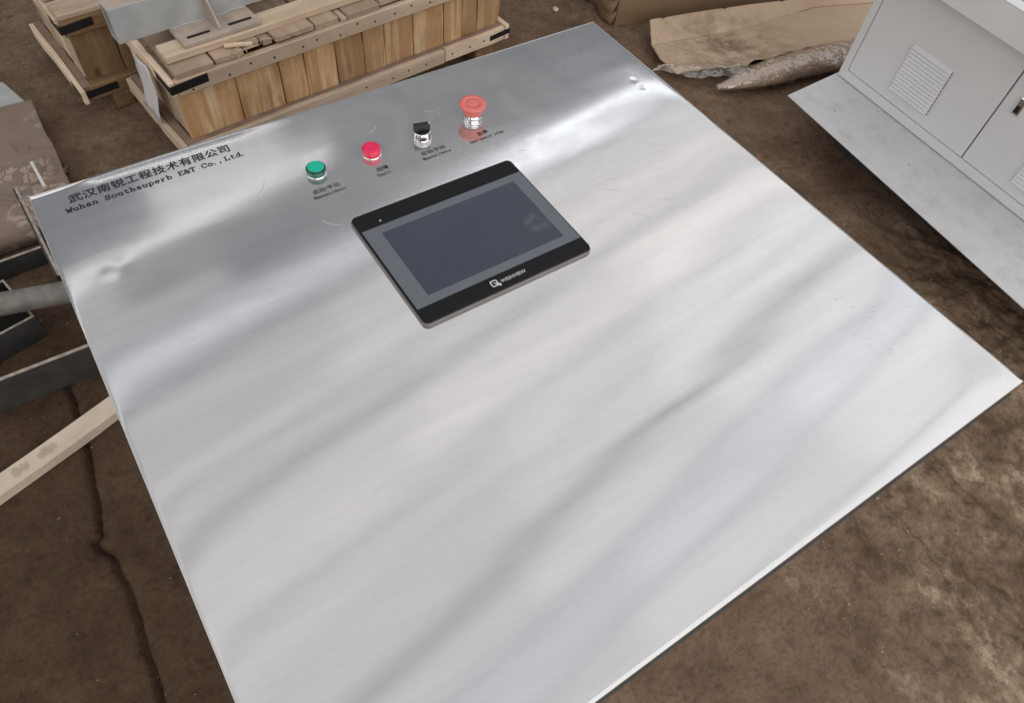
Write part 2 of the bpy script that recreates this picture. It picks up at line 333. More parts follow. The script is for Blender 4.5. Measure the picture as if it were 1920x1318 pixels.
# ------------------------------------------------------------------ mesh helpers
class MB:
    def __init__(s): s.v = []; s.f = []; s.sm = []
    def add(s, vs, fs, smooth=False):
        o = len(s.v); s.v += [tuple(v) for v in vs]; s.f += [tuple(i + o for i in f) for f in fs]; s.sm += [smooth] * len(fs); return s
    def box(s, x0, x1, y0, y1, z0, z1, jit=0.0):
        vs = [(x, y, z) for x in (x0, x1) for y in (y0, y1) for z in (z0, z1)]
        if jit: vs = [tuple(c + random.uniform(-jit, jit) for c in v) for v in vs]
        return s.add(vs, [(0, 1, 3, 2), (4, 6, 7, 5), (0, 4, 5, 1), (2, 3, 7, 6), (0, 2, 6, 4), (1, 5, 7, 3)])
    def prism(s, poly, z0, z1):
        n = len(poly)
        return s.add([(x, y, z0) for x, y in poly] + [(x, y, z1) for x, y in poly],
                     [tuple(range(n - 1, -1, -1)), tuple(range(n, 2 * n))] + [(i, (i + 1) % n, n + (i + 1) % n, n + i) for i in range(n)])
    def lathe(s, prof, n=40, c=(0, 0)):
        k = len(prof); vs = []; fs = []
        for i in range(n):
            a = 2 * math.pi * i / n
            vs += [(c[0] + r * math.cos(a), c[1] + r * math.sin(a), z) for r, z in prof]
        for i in range(n):
            j = (i + 1) % n
            fs += [(i * k + q, j * k + q, j * k + q + 1, i * k + q + 1) for q in range(k - 1)]
        s.add(vs, fs, True)
        s.f.append(tuple(len(s.v) - n * k + i * k + k - 1 for i in range(n))); s.sm.append(False)
        return s
    def tube(s, pts, rad, n=14, caps=True):
        pts = [Vector(p) for p in pts]; rr = rad if isinstance(rad, (list, tuple)) else [rad] * len(pts)
        vs = []; up = Vector((0, 0, 1))
        for i, p in enumerate(pts):
            d = (pts[min(i + 1, len(pts) - 1)] - pts[max(i - 1, 0)]).normalized()
            a = d.cross(up); a = a.normalized() if a.length > 1e-4 else Vector((1, 0, 0)); b = a.cross(d)
            vs += [p + (a * math.cos(2 * math.pi * k / n) + b * math.sin(2 * math.pi * k / n)) * rr[i] for k in range(n)]
        fs = [(i * n + k, i * n + (k + 1) % n, (i + 1) * n + (k + 1) % n, (i + 1) * n + k) for i in range(len(pts) - 1) for k in range(n)]
        s.add(vs, fs, True)
        if caps: s.f += [tuple(len(s.v) - len(vs) + k for k in range(n)), tuple(len(s.v) - n + k for k in range(n - 1, -1, -1))]; s.sm += [False, False]
        return s
    def build(s, name, mat, parent=None, bevel=0.0, loc=None, rot=None, seg=2, solid=0.0):
        me = bpy.data.meshes.new(name); me.from_pydata(s.v, [], s.f)
        me.polygons.foreach_set('use_smooth', s.sm)
        bm = bmesh.new(); bm.from_mesh(me); bmesh.ops.recalc_face_normals(bm, faces=bm.faces[:])
        if bevel:
            es = [e for e in bm.edges if len(e.link_faces) == 2 and e.calc_face_angle(0) > 0.6]
            bmesh.ops.bevel(bm, geom=es, offset=bevel, segments=seg, affect='EDGES', profile=0.5)
        bm.to_mesh(me); bm.free()
        for mm in (mat if isinstance(mat, (list, tuple)) else [mat]): me.materials.append(M[mm])
        o = bpy.data.objects.new(name, me); COL.objects.link(o)
        if parent: o.parent = parent
        if loc: o.location = loc
        if rot: o.rotation_euler = rot
        if solid:
            md = o.modifiers.new('thickness', 'SOLIDIFY'); md.thickness = solid; md.offset = -1
        return o

def thing(name, label, cat, loc=(0, 0, 0), rz=0.0, group=None):
    o = bpy.data.objects.new(name, None); COL.objects.link(o); o.empty_display_size = 0.05
    o.location = loc; o.rotation_euler = (0, 0, rz); o['label'] = label; o['category'] = cat
    if group: o['group'] = group
    return o
def tag(o, label, cat, group=None):
    o['label'] = label; o['category'] = cat
    if group: o['group'] = group
    return o

rng = np.random.default_rng(3)
def vnoise(x, y, scale, seed=0):
    r = np.random.default_rng(seed); T = r.random((256, 256))
    X = x * scale + 1000; Y = y * scale + 1000
    i = np.floor(X).astype(int); j = np.floor(Y).astype(int); u = X - i; v = Y - j
    u = u * u * (3 - 2 * u); v = v * v * (3 - 2 * v)
    a = T[i % 256, j % 256]; b = T[(i + 1) % 256, j % 256]; c = T[i % 256, (j + 1) % 256]; d = T[(i + 1) % 256, (j + 1) % 256]
    return (a * (1 - u) + b * u) * (1 - v) + (c * (1 - u) + d * u) * v - 0.5
def fbm(x, y, scale, oct=4, seed=0, gain=0.5):
    h = 0; a = 1
    for k in range(oct): h = h + a * vnoise(x, y, scale, seed + k); scale *= 2.03; a *= gain
    return h
def grid(name, X, Y, Z, mat, parent=None):
    ny, nx = X.shape
    co = np.stack([X, Y, Z], -1).reshape(-1, 3).astype(np.float32)
    a = np.arange(nx * ny).reshape(ny, nx)
    q = np.stack([a[:-1, :-1], a[:-1, 1:], a[1:, 1:], a[1:, :-1]], -1).reshape(-1, 4)
    me = bpy.data.meshes.new(name); me.vertices.add(len(co)); me.vertices.foreach_set('co', co.ravel())
    me.loops.add(q.size); me.loops.foreach_set('vertex_index', q.ravel().astype(np.int32))
    me.polygons.add(len(q)); me.polygons.foreach_set('loop_start', np.arange(0, q.size, 4, dtype=np.int32))
    me.polygons.foreach_set('use_smooth', np.ones(len(q), bool))
    me.update(); me.validate(); me.materials.append(M[mat])
    o = bpy.data.objects.new(name, me); COL.objects.link(o)
    if parent: o.parent = parent
    return o

# ------------------------------------------------------------------ ground
def make_floor():
    fx = np.concatenate([[-40, -12, -5, -2.5], np.arange(-1.15, -0.45, 0.005), np.arange(-0.45, 2.6, 0.0085), [3.2, 5, 12, 40]])
    fy = np.concatenate([[-40, -12, -5, -2.2], np.arange(-1.15, 2.4, 0.0085), [3, 5, 12, 40]])
    X, Y = np.meshgrid(fx, fy)
    fade = np.clip((3.0 - np.hypot(X - 0.6, Y - 0.6)) / 0.6, 0, 1)
    Z = 0.010 * fbm(X, Y, 2.0, 3, 11) + 0.005 * fbm(X, Y, 11, 4, 21)
    ca, sa = math.cos(R(-24)), math.sin(R(-24))
    U = X * ca - Y * sa; V = X * sa + Y * ca
    churn = np.clip((X - 0.35) / 0.4, 0, 1) * np.clip((0.3 - Y) / 0.4, 0, 1)
    rut = fbm(U * 1.3, V * 0.9, 7, 6, 41, 0.62)
    Z += churn * (0.020 * rut + 0.010 * fbm(X, Y, 34, 3, 51, .7))
    # left bay: worn slabs, slightly domed, with an open joint between them
    crack = [(-0.681, 0.80), (-0.681, 0.762), (-0.687, 0.686), (-0.69, 0.568), (-0.703, 0.5), (-0.705, 0.436), (-0.722, 0.37), (-0.738, 0.364), (-0.728, 0.333), (-0.711, 0.302), (-0.709, 0.262), (-0.708, 0.23), (-0.711, 0.181), (-0.712, 0.117), (-0.715, 0.055), (-0.72, -0.008), (-0.71, -0.12), (-0.72, -0.3), (-0.7, -0.6)]
    D = np.full(X.shape, 9.0); side = np.zeros(X.shape)
    wx = 0.012 * fbm(X, Y, 25, 3, 61); wy = 0.012 * fbm(X, Y, 25, 3, 71)
    sel = (X < -0.5) & (Y < 1.0) & (X > -1.0)
    xs, ys = X[sel] + wx[sel] * 0.6, Y[sel] + wy[sel] * 0.6
    d = np.full(xs.shape, 9.0)
    for (x0, y0), (x1, y1) in zip(crack[:-1], crack[1:]):
        L2 = (x1 - x0) ** 2 + (y1 - y0) ** 2
        t = np.clip(((xs - x0) * (x1 - x0) + (ys - y0) * (y1 - y0)) / L2, 0, 1)
        d = np.minimum(d, np.hypot(xs - x0 - t * (x1 - x0), ys - y0 - t * (y1 - y0)))
    D[sel] = d
    Z -= 0.024 * np.exp(-(D / 0.0048) ** 2) + 0.006 * np.exp(-(D / 0.02) ** 2)
    o = grid('floor', X, Y, Z * fade, 'floor'); o['kind'] = 'structure'
    return o
make_floor()
def grit():
    rs = random.Random(31); b = MB(); ico = bmesh.new(); bmesh.ops.create_icosphere(ico, subdivisions=1, radius=1.0)
    vs0 = [v.co.copy() for v in ico.verts]; fs0 = [tuple(v.index for v in f.verts) for f in ico.faces]; ico.free()
    def put(x, y, r):
        sx_, sy_, sz_ = r * rs.uniform(.7, 1.4), r * rs.uniform(.7, 1.4), r * rs.uniform(.4, .8); a = rs.uniform(0, 3)
        b.add([(x + (v.x * math.cos(a) - v.y * math.sin(a)) * sx_ * (1 + rs.uniform(-.2, .2)), y + (v.x * math.sin(a) + v.y * math.cos(a)) * sy_, .002 + v.z * sz_ + sz_ * .3) for v in vs0], fs0)
    for k in range(420): put(rs.uniform(.45, 1.6), rs.uniform(-1.1, .2), rs.choice((.0012, .0016, .002, .003)))
    for k in range(160): put(rs.uniform(-1.0, -.4), rs.uniform(-.2, 1.8), rs.choice((.001, .0014, .0018, .0026)))
    for k in range(160): put(rs.uniform(.5, 1.5), rs.uniform(.2, 1.5), rs.choice((.001, .0014, .002)))
    o = b.build('grit', 'grit'); o['kind'] = 'stuff'; o['label'] = 'loose grit scattered over the brown floor'
grit()

# ------------------------------------------------------------------ lettering
def arc(cx_, cy_, rx, ry, a0, a1, n=10):
    return [(cx_ + rx * math.cos(R(a0 + (a1 - a0) * i / n)), cy_ + ry * math.sin(R(a0 + (a1 - a0) * i / n))) for i in range(n + 1)]
def V(x, a, b): return ('v', [(x, a), (x, b)])
def H(a, b, y): return ('h', [(a, y), (b, y)])
def S(x, y, w_=0.09): return ('h', [(x - w_, y), (x + w_, y)])
def P(*p): return ('v', list(p))
def A(*a): return ('a', arc(*a))
GL = {
 'W': [P((.04,.68),(.14,0)), P((.14,0),(.25,.5)), P((.25,.5),(.36,0)), P((.36,0),(.46,.68)), S(.06,.68,.07), S(.44,.68,.07)],
 'u': [V(.12,.13,.45), A(.23,.13,.11,.13,180,340), V(.36,0,.45), S(.09,.45,.06), S(.33,.45,.06), S(.4,0,.06)],
 'h': [V(.12,0,.7), A(.24,.3,.12,.15,180,0), V(.36,0,.32), S(.09,.7,.06), S(.12,0), S(.37,0)],
 'a': [A(.22,.33,.13,.12,160,0), V(.35,.0,.33), A(.22,.13,.13,.13,60,320), S(.4,0,.06)],
 'n': [V(.12,0,.45), A(.24,.3,.12,.15,180,0), V(.36,0,.32), S(.09,.45,.06), S(.12,0), S(.37,0)],
 'S': [A(.25,.51,.16,.17,35,270), A(.25,.17,.17,.17,90,-150), P((.4,.5),(.41,.66)), P((.09,.02),(.09,.18))],
 'o': [A(.25,.225,.17,.225,0,360,16)],
 't': [V(.21,.1,.6), H(.08,.39,.44), A(.31,.1,.1,.1,180,330)],
 's': [A(.25,.335,.13,.115,25,270), A(.25,.115,.14,.115,90,-160)],
 'p': [V(.12,-.2,.45), A(.26,.225,.15,.22,0,360,16), S(.12,-.2), S(.08,.45,.05)],
 'e': [H(.1,.4,.24), A(.25,.225,.16,.225,0,310,14)],
 'r': [V(.17,0,.45), A(.3,.29,.13,.15,170,45), S(.18,0,.11), S(.12,.45,.06)],
 'b': [V(.12,0,.7), A(.26,.22,.15,.22,0,360,16), S(.08,.7,.05)],
 'E': [V(.14,0,.68), H(.05,.42,.68), H(.05,.43,0), H(.14,.33,.35), P((.41,.56),(.41,.68)), P((.42,0),(.42,.14))],
 '&': [A(.21,.53,.1,.14,0,360,12), P((.14,.45),(.45,.0)), A(.2,.17,.15,.17,110,340), P((.33,.1),(.43,.36))],
 'T': [V(.25,0,.68), H(.05,.45,.68), P((.06,.54),(.06,.68)), P((.44,.54),(.44,.68)), S(.25,0)],
 'C': [A(.26,.34,.2,.34,40,320,14), P((.43,.48),(.43,.66))],
 '.': [P((.1,.0),(.1,.09))], ',': [P((.12,.09),(.09,-.1))],
 'L': [V(.14,0,.68), H(.05,.43,0), P((.42,0),(.42,.18)), S(.14,.68)],
 'd': [V(.37,0,.7), A(.23,.22,.14,.22,0,360,16), S(.33,.7,.06), S(.41,0,.05)],
 'M': [V(.08,0,.68), V(.42,0,.68), P((.08,.68),(.25,.15)), P((.25,.15),(.42,.68)), S(.08,0,.06), S(.42,0,.06)],
 'l': [V(.25,0,.7), S(.21,.7,.07), S(.25,0,.12)], '/': [P((.08,-.1),(.42,.75))],
 'A': [P((.05,0),(.25,.68)), P((.25,.68),(.45,0)), H(.14,.36,.24), S(.06,0,.06), S(.44,0,.06)],
 'F': [V(.14,0,.68), H(.05,.43,.68), H(.14,.34,.35), S(.14,0), P((.42,.54),(.42,.68))],
 'm': [V(.08,0,.45), V(.25,0,.4), V(.42,0,.38), A(.165,.34,.085,.1,180,0), A(.335,.34,.085,.1,180,0)],
 'y': [P((.08,.45),(.26,.02)), P((.43,.45),(.2,-.2)), P((.2,-.2),(.08,-.18)), S(.08,.45,.06), S(.42,.45,.06)],
 'g': [A(.23,.25,.14,.19,0,360,14), V(.37,-.08,.45), A(.23,-.08,.14,.12,0,-170)],
 'c': [A(.25,.225,.16,.225,50,310)], ' ': [],
}
def latin(mb, text, x, y, z, size, pitch, wv=0.085, wh=0.055):
    k = 0
    for ch in text:
        for cls, pts in GL.get(ch, []):
            hw = size * {'v': wv, 'h': wh, 'a': (wv + wh) / 2}[cls] / 2
            for (x0, y0), (x1, y1) in zip(pts[:-1], pts[1:]):
                ax, ay, bx, by = x + x0 * size * pitch, y + y0 * size, x + x1 * size * pitch, y + y1 * size
                L = math.hypot(bx - ax, by - ay) or 1e-9; dx, dy = (bx - ax) / L, (by - ay) / L
                e = hw * 0.6; ax -= dx * e; ay -= dy * e; bx += dx * e; by += dy * e
                zz = z + (k % 7) * 4e-6; k += 1
                mb.add([(ax - dy * hw, ay + dx * hw, zz), (ax + dy * hw, ay - dx * hw, zz), (bx + dy * hw, by - dx * hw, zz), (bx - dy * hw, by + dx * hw, zz)], [(0, 1, 2, 3)])
        x += 0.5 * size * pitch
    return x
def bolder(o, d):
    me = o.data; n = len(me.vertices); co = [tuple(v.co) for v in me.vertices]; fs = [tuple(p.vertices) for p in me.polygons]
    vs = []; ff = []
    for k, (dx, dy) in enumerate(((0, 0), (d, 0), (-d, 0), (0, d * .7), (0, -d * .7))):
        vs += [(x + dx, y + dy, z + k * 1.2e-5) for x, y, z in co]; ff += [tuple(i + k * n for i in f) for f in fs]
    m2 = bpy.data.meshes.new(me.name); m2.from_pydata(vs, [], ff); m2.materials.append(me.materials[0]); o.data = m2; return o
def cjk(name, text, x, y, z, size, pitch, parent, mat='ink', bold=0.0, xs=1.0):
    cu = bpy.data.curves.new(name, 'FONT'); cu.body = text; cu.size = size; cu.offset = bold * size
    cu.space_character = pitch
    tmp = bpy.data.objects.new('tmp', cu); COL.objects.link(tmp)
    dg = bpy.context.evaluated_depsgraph_get(); dg.update()
    me = bpy.data.meshes.new_from_object(tmp.evaluated_get(dg)); bpy.data.objects.remove(tmp)
    me.name = name; me.materials.clear(); me.materials.append(M[mat])
    o = bpy.data.objects.new(name, me); COL.objects.link(o); o.parent = parent; o.location = (x, y, z); o.scale = (xs, 1, 1)
    return o

# ------------------------------------------------------------------ the control console
PX0, PX1, PY0, PY1, PZ = -0.51, 0.513, -0.486, 0.485, 0.75
def sheet_z(X, Y):
    w = 2 * math.pi
    Z = 0.00050 * np.sin(w * (1.5 * Y + 0.25 * X) + 0.6) + 0.00022 * np.sin(w * (3.1 * Y - 0.5 * X) + 2.0) + 0.00035 * np.sin(w * (0.9 * X + 0.35 * Y) + 1.0) + 0.00008 * np.sin(w * (6.7 * Y + .9 * X) + .4) + 0.00006 * np.sin(w * (9.1 * Y - 1.4 * X))
    rr = random.Random(12)
    for k in range(16):         # rolling ripples of the thin sheet, mostly along its length
        ky = rr.uniform(5, 19); kx = rr.uniform(-.16, .10) * ky; ph = rr.uniform(0, 6.3); bend = rr.uniform(.2, .9)
        Z = Z + 0.00028 / ky * np.sin(w * (ky * Y + kx * X) + ph + bend * np.sin(w * 1.1 * X + ph * 2)) * (0.5 + 0.5 * np.sin(w * (1.3 * X + .6 * Y) + 3 * ph))
    for dx, dy, h, r in ((-0.455, 0.286, -0.00022, 0.010), (-0.437, 0.291, 0.00018, 0.014), (0.463, 0.297, -0.00016, 0.006), (0.464, 0.273, -0.0002, 0.006), (0.42, -0.36, 0.0010, 0.09), (0.49, -0.44, -0.0007, 0.04), (-0.51, 0.485, -0.0024, 0.10)):
        Z = Z + h * np.exp(-((X - dx) ** 2 + (Y - dy) ** 2) / r ** 2)
    flat = np.exp(-(np.maximum(np.abs(X) - 0.15, 0) ** 2 + np.maximum(np.abs(Y - 0.16) - 0.2, 0) ** 2) / 0.12 ** 2)
    Z = Z * (1 - 0.6 * flat)
    e = np.minimum(np.minimum(X - PX0, PX1 - X), np.minimum(Y - PY0, PY1 - Y))
    Z = Z - 0.0010 * np.clip(1 - e / 0.035, 0, 1) ** 2 * 0.6 - 0.0004 * np.clip(1 - e / 0.004, 0, 1) ** 2 + 0.0016 * np.clip(1 - (PY1 - Y) / 0.03, 0, 1) ** 2 * np.clip((-0.06 - X) / 0.15, 0, 1) * np.clip((X + .47) / .05, 0, 1)
    return PZ - 0.0004 + Z
def drape(o, lift=0.00015):
    n = len(o.data.vertices); c = np.zeros(n * 3, np.float32); o.data.vertices.foreach_get('co', c); c = c.reshape(-1, 3)
    x = c[:, 0] * o.scale[0] + o.location[0]; y = c[:, 1] + o.location[1]; k = c[:, 2] - c[:, 2].min() if o.location[2] == 0 else 0
    k = c[:, 2] - c[:, 2].min(); c[:, 2] = sheet_z(x, y) + lift + np.minimum(k, 6e-5) - o.location[2]
    o.data.vertices.foreach_set('co', c.ravel()); o.data.update(); return o
def make_console():
    t = thing('control_console', 'large stainless steel control console top with touchscreen, buttons and black company lettering', 'control panel')
    nx, ny = 260, 280
    s = lambda n: 0.5 - 0.5 * np.cos(np.linspace(0, math.pi, n))
    gx = PX0 + (PX1 - PX0) * (0.55 * np.linspace(0, 1, nx) + 0.45 * s(nx)); gy = PY0 + (PY1 - PY0) * (0.55 * np.linspace(0, 1, ny) + 0.45 * s(ny))
    X, Y = np.meshgrid(gx, gy)
    Z = sheet_z(X, Y)
    sheet = grid('top_sheet', X, Y, Z, 'steel', t)
    f = MB()
    for x0, x1, y0, y1 in ((PX0 - .0005, PX1 + .0005, PY0 - .0005, PY0 + .0015), (PX0 - .0005, PX1 + .0005, PY1 - .0015, PY1 + .0005), (PX0 - .0005, PX0 + .0015, PY0 + .0015, PY1 - .0015), (PX1 - .0015, PX1 + .0005, PY0 + .0015, PY1 - .0015)):
        f.box(x0, x1, y0, y1, PZ - 0.028, PZ - 0.0016)
    f.build('folded_edge', 'steel_edge', t, 0.0004)
    MB().box(PX0 + .002, PX1 - .001, PY0 - .0032, PY0 + .004, PZ - .034, PZ - .0285).build('edge_shade_strip', 'darksteel', t, .0008)  # dark strip added to draw a shade line under the front edge
    b = MB(); b.box(PX0 + 0.05, PX1 - 0.05, PY0 + 0.06, PY1 - 0.05, 0.0, PZ - 0.012)
    b.build('pedestal', 'cab', t, 0.003)
    fl = MB(); fl.box(PX0 + .004, PX1 - .004, PY0 + .004, PY1 - .004, PZ - .012, PZ - .009); fl.build('underside_plate', 'darksteel', t)
    zt = PZ + 0.0012
    sc_ = MB(); rs = random.Random(21)
    def scratch(x, y, a, L, w_, bend=0.0):
        p = [(x + L * k / 5 * math.cos(a + bend * k / 5), y + L * k / 5 * math.sin(a + bend * k / 5)) for k in range(6)]
        for k in range(5):
            (x0, y0), (x1, y1) = p[k], p[k + 1]; nx_, ny_ = -math.sin(a) * w_, math.cos(a) * w_
            sc_.add([(x0 - nx_, y0 - ny_, k * 1e-5), (x0 + nx_, y0 + ny_, k * 1e-5), (x1 + nx_, y1 + ny_, k * 1e-5), (x1 - nx_, y1 - ny_, k * 1e-5)], [(0, 3, 2, 1)])
    for k in range(9): scratch(0.27 + rs.uniform(-.05, .10), 0.07 + rs.uniform(-.05, .10), R(rs.uniform(-75, -40)), rs.uniform(.015, .05), rs.uniform(.00012, .0003), rs.uniform(-.3, .3))
    for k in range(46): scratch(0.40 + rs.gauss(0, .03), -0.31 + rs.gauss(0, .035), R(rs.uniform(-70, -10)), rs.uniform(.001, .006), rs.uniform(.0001, .0003))
    for k in range(6): scratch(rs.uniform(-.35, .2), rs.uniform(-.45, -.15), R(rs.uniform(-10, 40)), rs.uniform(.01, .03), rs.uniform(.00008, .00014), rs.uniform(-.15, .15))
    for x, y, a, L in ((0.085, 0.395, -60, .018), (0.10, 0.372, 20, .008), (-.02, .385, 10, .02), (0.17, 0.235, -55, .012), (-.23, .335, 25, .03), (-.17, .24, -70, .03)): scratch(x, y, R(a), L, .0005, .4)
    so = sc_.build('scratches', 'scratch', t); so['kind'] = 'stuff'; drape(so, 0.0001)
    drape(bolder(cjk('lettering', '武汉南锐工程技术有限公司', -0.4645, 0.4475, zt, 0.0192, 1.08, t), .00048))
    mb = MB(); latin(mb, 'Wuhan Southsuperb E&T Co.,Ltd.', -0.473, 0.4275, zt, 0.0136, 1.30, 0.175, 0.10); drape(mb.build('lettering', 'ink', t))
    for x, cn, xl, en in ((-0.158, '自动/手动', -0.161, 'Manual/Auto'), (-0.052, '故障', -0.0565, 'Fault'), (0.0265, '自动/手动', 0.0235, 'Manual/Auto'), (0.131, '急停', 0.110, 'Emergency stop')):
        drape(bolder(cjk('caption', cn, x, 0.2955, zt, 0.0102, 1.0, t), .00016))
        mb = MB(); latin(mb, en, xl, 0.2845, zt, 0.0082, 1.12, 0.145, 0.10); drape(mb.build('caption', 'ink', t))
    BY = 0.3375
    def lamp(x, h, lens, disc, rim, label):
        a = MB(); r = 0.0148
        a.lathe([(r - .0004, 0.0012), (r, 0.0030), (r, h - .0042), (r - .0009, h - .0020), (r - .0024, h - .0008), (r - .0042, h - .0005)], 48)
        o = a.build('pilot_lamp', lens, t, loc=(x, BY, PZ)); o['label'] = label
        MB().lathe([(r + .0007, -0.0005), (r + .0007, 0.0006), (r + .0002, 0.0014), (r - 0.003, 0.0015)], 48).build('collar', 'chrome', o)
        MB().lathe([(r - .0020, h - .0009), (r - .0023, h - .0002), (r - .0036, h)], 48).build('lens_top', disc, o)
        MB().lathe([(r + .0001, h - .0040), (r + .0004, h - .0034), (r - .0004, h - .0018), (r - .0021, h - .0005)], 48).build('lens_rim', rim, o)
    lamp(-0.1340, 0.0125, 'greenlens', 'greendisc', 'greenrim', 'teal green pilot lamp')
    lamp(-0.0405, 0.0138, 'redlens', 'reddisc', 'redlens', 'crimson red pilot lamp')
    # selector
    r = 0.0146
    a = MB(); a.lathe([(r + .0010, -0.0005), (r + .0012, 0.0012), (r + .0002, 0.0025), (r - .0002, 0.0105), (r - .0010, 0.0122), (r - .0024, 0.0122), (r - .0028, 0.011)], 48)
    o = a.build('selector_switch', 'chrome', t, loc=(0.0500, BY, PZ)); o['label'] = 'chrome ringed black selector switch'
    MB().lathe([(r - .0029, 0.008), (r - .0029, 0.0116), (r - .0040, 0.0124)], 40).build('knob', 'black', o)
    k = MB(); k.prism([(-.0135, -.0048), (.0128, -.0048), (.0128, .0048), (-.0135, .0048)], 0.0116, 0.0240)
    k.build('grip', 'black', o, 0.0014, rot=(0, 0, R(-14)))
    MB().box(.0108, .0131, -.0022, .0022, 0.014, 0.0243).build('pointer_mark', 'white', o, 0.0004, rot=(0, 0, R(-14)))
    # emergency stop
    a = MB(); a.lathe([(0.0150, 0.0115), (0.0159, 0.0130), (0.0170, 0.0175), (0.0184, 0.0220), (0.0206, 0.0250), (0.0223, 0.0266), (0.0226, 0.0286), (0.0217, 0.0301), (0.0185, 0.0311), (0.0118, 0.0315), (0.0115, 0.0309), (0.0104, 0.0309), (0.0100, 0.0315), (0.006, 0.0318)], 56)
    o = a.build('emergency_stop_button', 'estop', t, loc=(0.1460, BY + .001, PZ)); o['label'] = 'red mushroom head stop button on chrome collar'
    MB().lathe([(0.0160, -0.0005), (0.0164, 0.0012), (0.0152, 0.0026), (0.0147, 0.0065), (0.0157, 0.0074), (0.0157, 0.0092), (0.0147, 0.0100), (0.0147, 0.0116), (0.0142, 0.0120)], 48).build('collar', 'chrome', o)
    # touchscreen
    def rrect(x0, x1, y0, y1, r, n=6):
        out = []
        for cx_, cy_, a0 in ((x1 - r, y0 + r, -90), (x1 - r, y1 - r, 0), (x0 + r, y1 - r, 90), (x0 + r, y0 + r, 180)): out += arc(cx_, cy_, r, r, a0, a0 + 90, n)
        return out
    g = MB(); g.prism(rrect(-0.1385, 0.1405, -0.0055, 0.2175, 0.009), -0.001, 0.0042)
    ts = g.build('touchscreen', 'gasket', t, 0.0008, loc=(0, 0, PZ)); ts['label'] = 'black framed touchscreen, switched off'
    MB().prism(rrect(-0.1372, 0.1392, -0.0042, 0.2162, 0.0085), 0.0042, 0.0076).build('bezel', 'bezel', ts, 0.0011)
    MB().prism([(-.1345, .0215), (.137, .0215), (.137, .1835), (-.1345, .1835)], 0.0076, 0.00785).build('screen_surround', 'film_grey', ts)
    MB().prism([(-.110, .036), (.1165, .036), (.1165, .169), (-.110, .169)], 0.00785, 0.0080).build('screen', 'screen', ts)
    MB().lathe([(0.0016, 0.0076), (0.0014, 0.0079)], 16).build('indicator_dot', 'white', ts, loc=(-0.1005, 0.1925, 0))
    # maker's mark: rounded square outline, pointer blob, word
    q = MB()
    o1 = rrect(-.0265, -.0150, .0035, .0150, .0028, 4); o2 = rrect(-.0245, -.0170, .0055, .0130, .0014, 4); n = len(o1)
    q.add([(x, y, .0079) for x, y in o1 + o2], [(i, (i + 1) % n, n + (i + 1) % n, n + i) for i in range(n)])
    q.add([(-.0222, .0108, .00793), (-.0170, .0088, .00793), (-.0128, .0058, .00793), (-.0124, .0030, .00793), (-.0150, .0012, .00793), (-.0182, .0040, .00793)], [(0, 5, 4, 3, 2, 1)])
    q.build('emblem', 'white', ts)
    cjk('wordmark', 'WEINVIEW', -.0108, .0052, .0079, .0082, 1.0, ts, 'white', 0.012)
    return t
make_console()

# ------------------------------------------------------------------ crates
CR = R(6.0); CO = Vector((0.492, 1.386, 0))
def board(name, parent, p, L, W, T, mat, axis='x', bevel=0.002, jit=0.0015, rz=0.0, tilt=0.0):
    """board centred at p; its length L lies along the given axis; W is its other face dimension, T thickness"""
    b = MB(); nseg = 5
    vs = []; fs = []
    for i in range(nseg + 1):
        x = -L / 2 + L * i / nseg; dy = random.uniform(-jit, jit); dz = random.uniform(-jit, jit) * 0.5
        vs += [(x, -W / 2 + dy + random.uniform(-jit, jit) * .5, -T / 2 + dz), (x, W / 2 + dy + random.uniform(-jit, jit) * .5, -T / 2 + dz), (x, W / 2 + dy, T / 2 + dz), (x, -W / 2 + dy, T / 2 + dz)]
    for i in range(nseg):
        a = i * 4; c = a + 4
        fs += [(a + k, a + (k + 1) % 4, c + (k + 1) % 4, c + k) for k in range(4)]
    fs += [(3, 2, 1, 0), tuple(nseg * 4 + k for k in range(4))]
    b.add(vs, fs)
    rot = {'x': (0, 0, 0), 'xv': (R(90), 0, 0),            # flat along x / on edge along x (face to front)
           'y': (0, 0, R(90)), 'yv': (R(90), 0, R(90)),     # flat along y / on edge along y (face to side)
           'z': (R(90), 0, 0), 'zs': (0, 0, 0)}[axis]
    if axis == 'z': mt = Matrix.Rotation(R(-90), 3, 'Y') @ Matrix.Identity(3); e = (Matrix(((0, 1, 0), (0, 0, -1), (-1, 0, 0)))).transposed()
    o = b.build(name, mat, parent, bevel, seg=1)
    if axis == 'z':    # length up, width along x, thickness along y
        o.rotation_euler = Matrix(((0, 1, 0), (0, 0, 1), (1, 0, 0))).to_euler()
    elif axis == 'zs': # length up, width along y, thickness along x
        o.rotation_euler = Matrix(((0, 0, 1), (0, 1, 0), (-1, 0, 0))).to_euler()
    else: o.rotation_euler = rot
    o.location = p
    if rz: o.rotation_euler.rotate_axis('Z', rz)
    if tilt: o.rotation_euler.rotate_axis('Y', tilt)
    return o

def nails(parent, pts, axis='y'):
    b = MB()
    for x, y, z in pts:
        s_ = 0.0034
        if axis == 'y': b.add([(x + s_ * math.cos(a), y, z + s_ * math.sin(a)) for a in [k * math.pi / 4 for k in range(8)]] + [(x + s_ * math.cos(a), y + .004, z + s_ * math.sin(a)) for a in [k * math.pi / 4 for k in range(8)]], [tuple(range(8))] + [(i, (i + 1) % 8, 8 + (i + 1) % 8, 8 + i) for i in range(8)])
        else: b.add([(x + s_ * math.cos(a), y + s_ * math.sin(a), z) for a in [k * math.pi / 4 for k in range(8)]], [tuple(range(8))])
    o = b.build('nails', 'nail', parent); o['kind'] = 'stuff'; return o

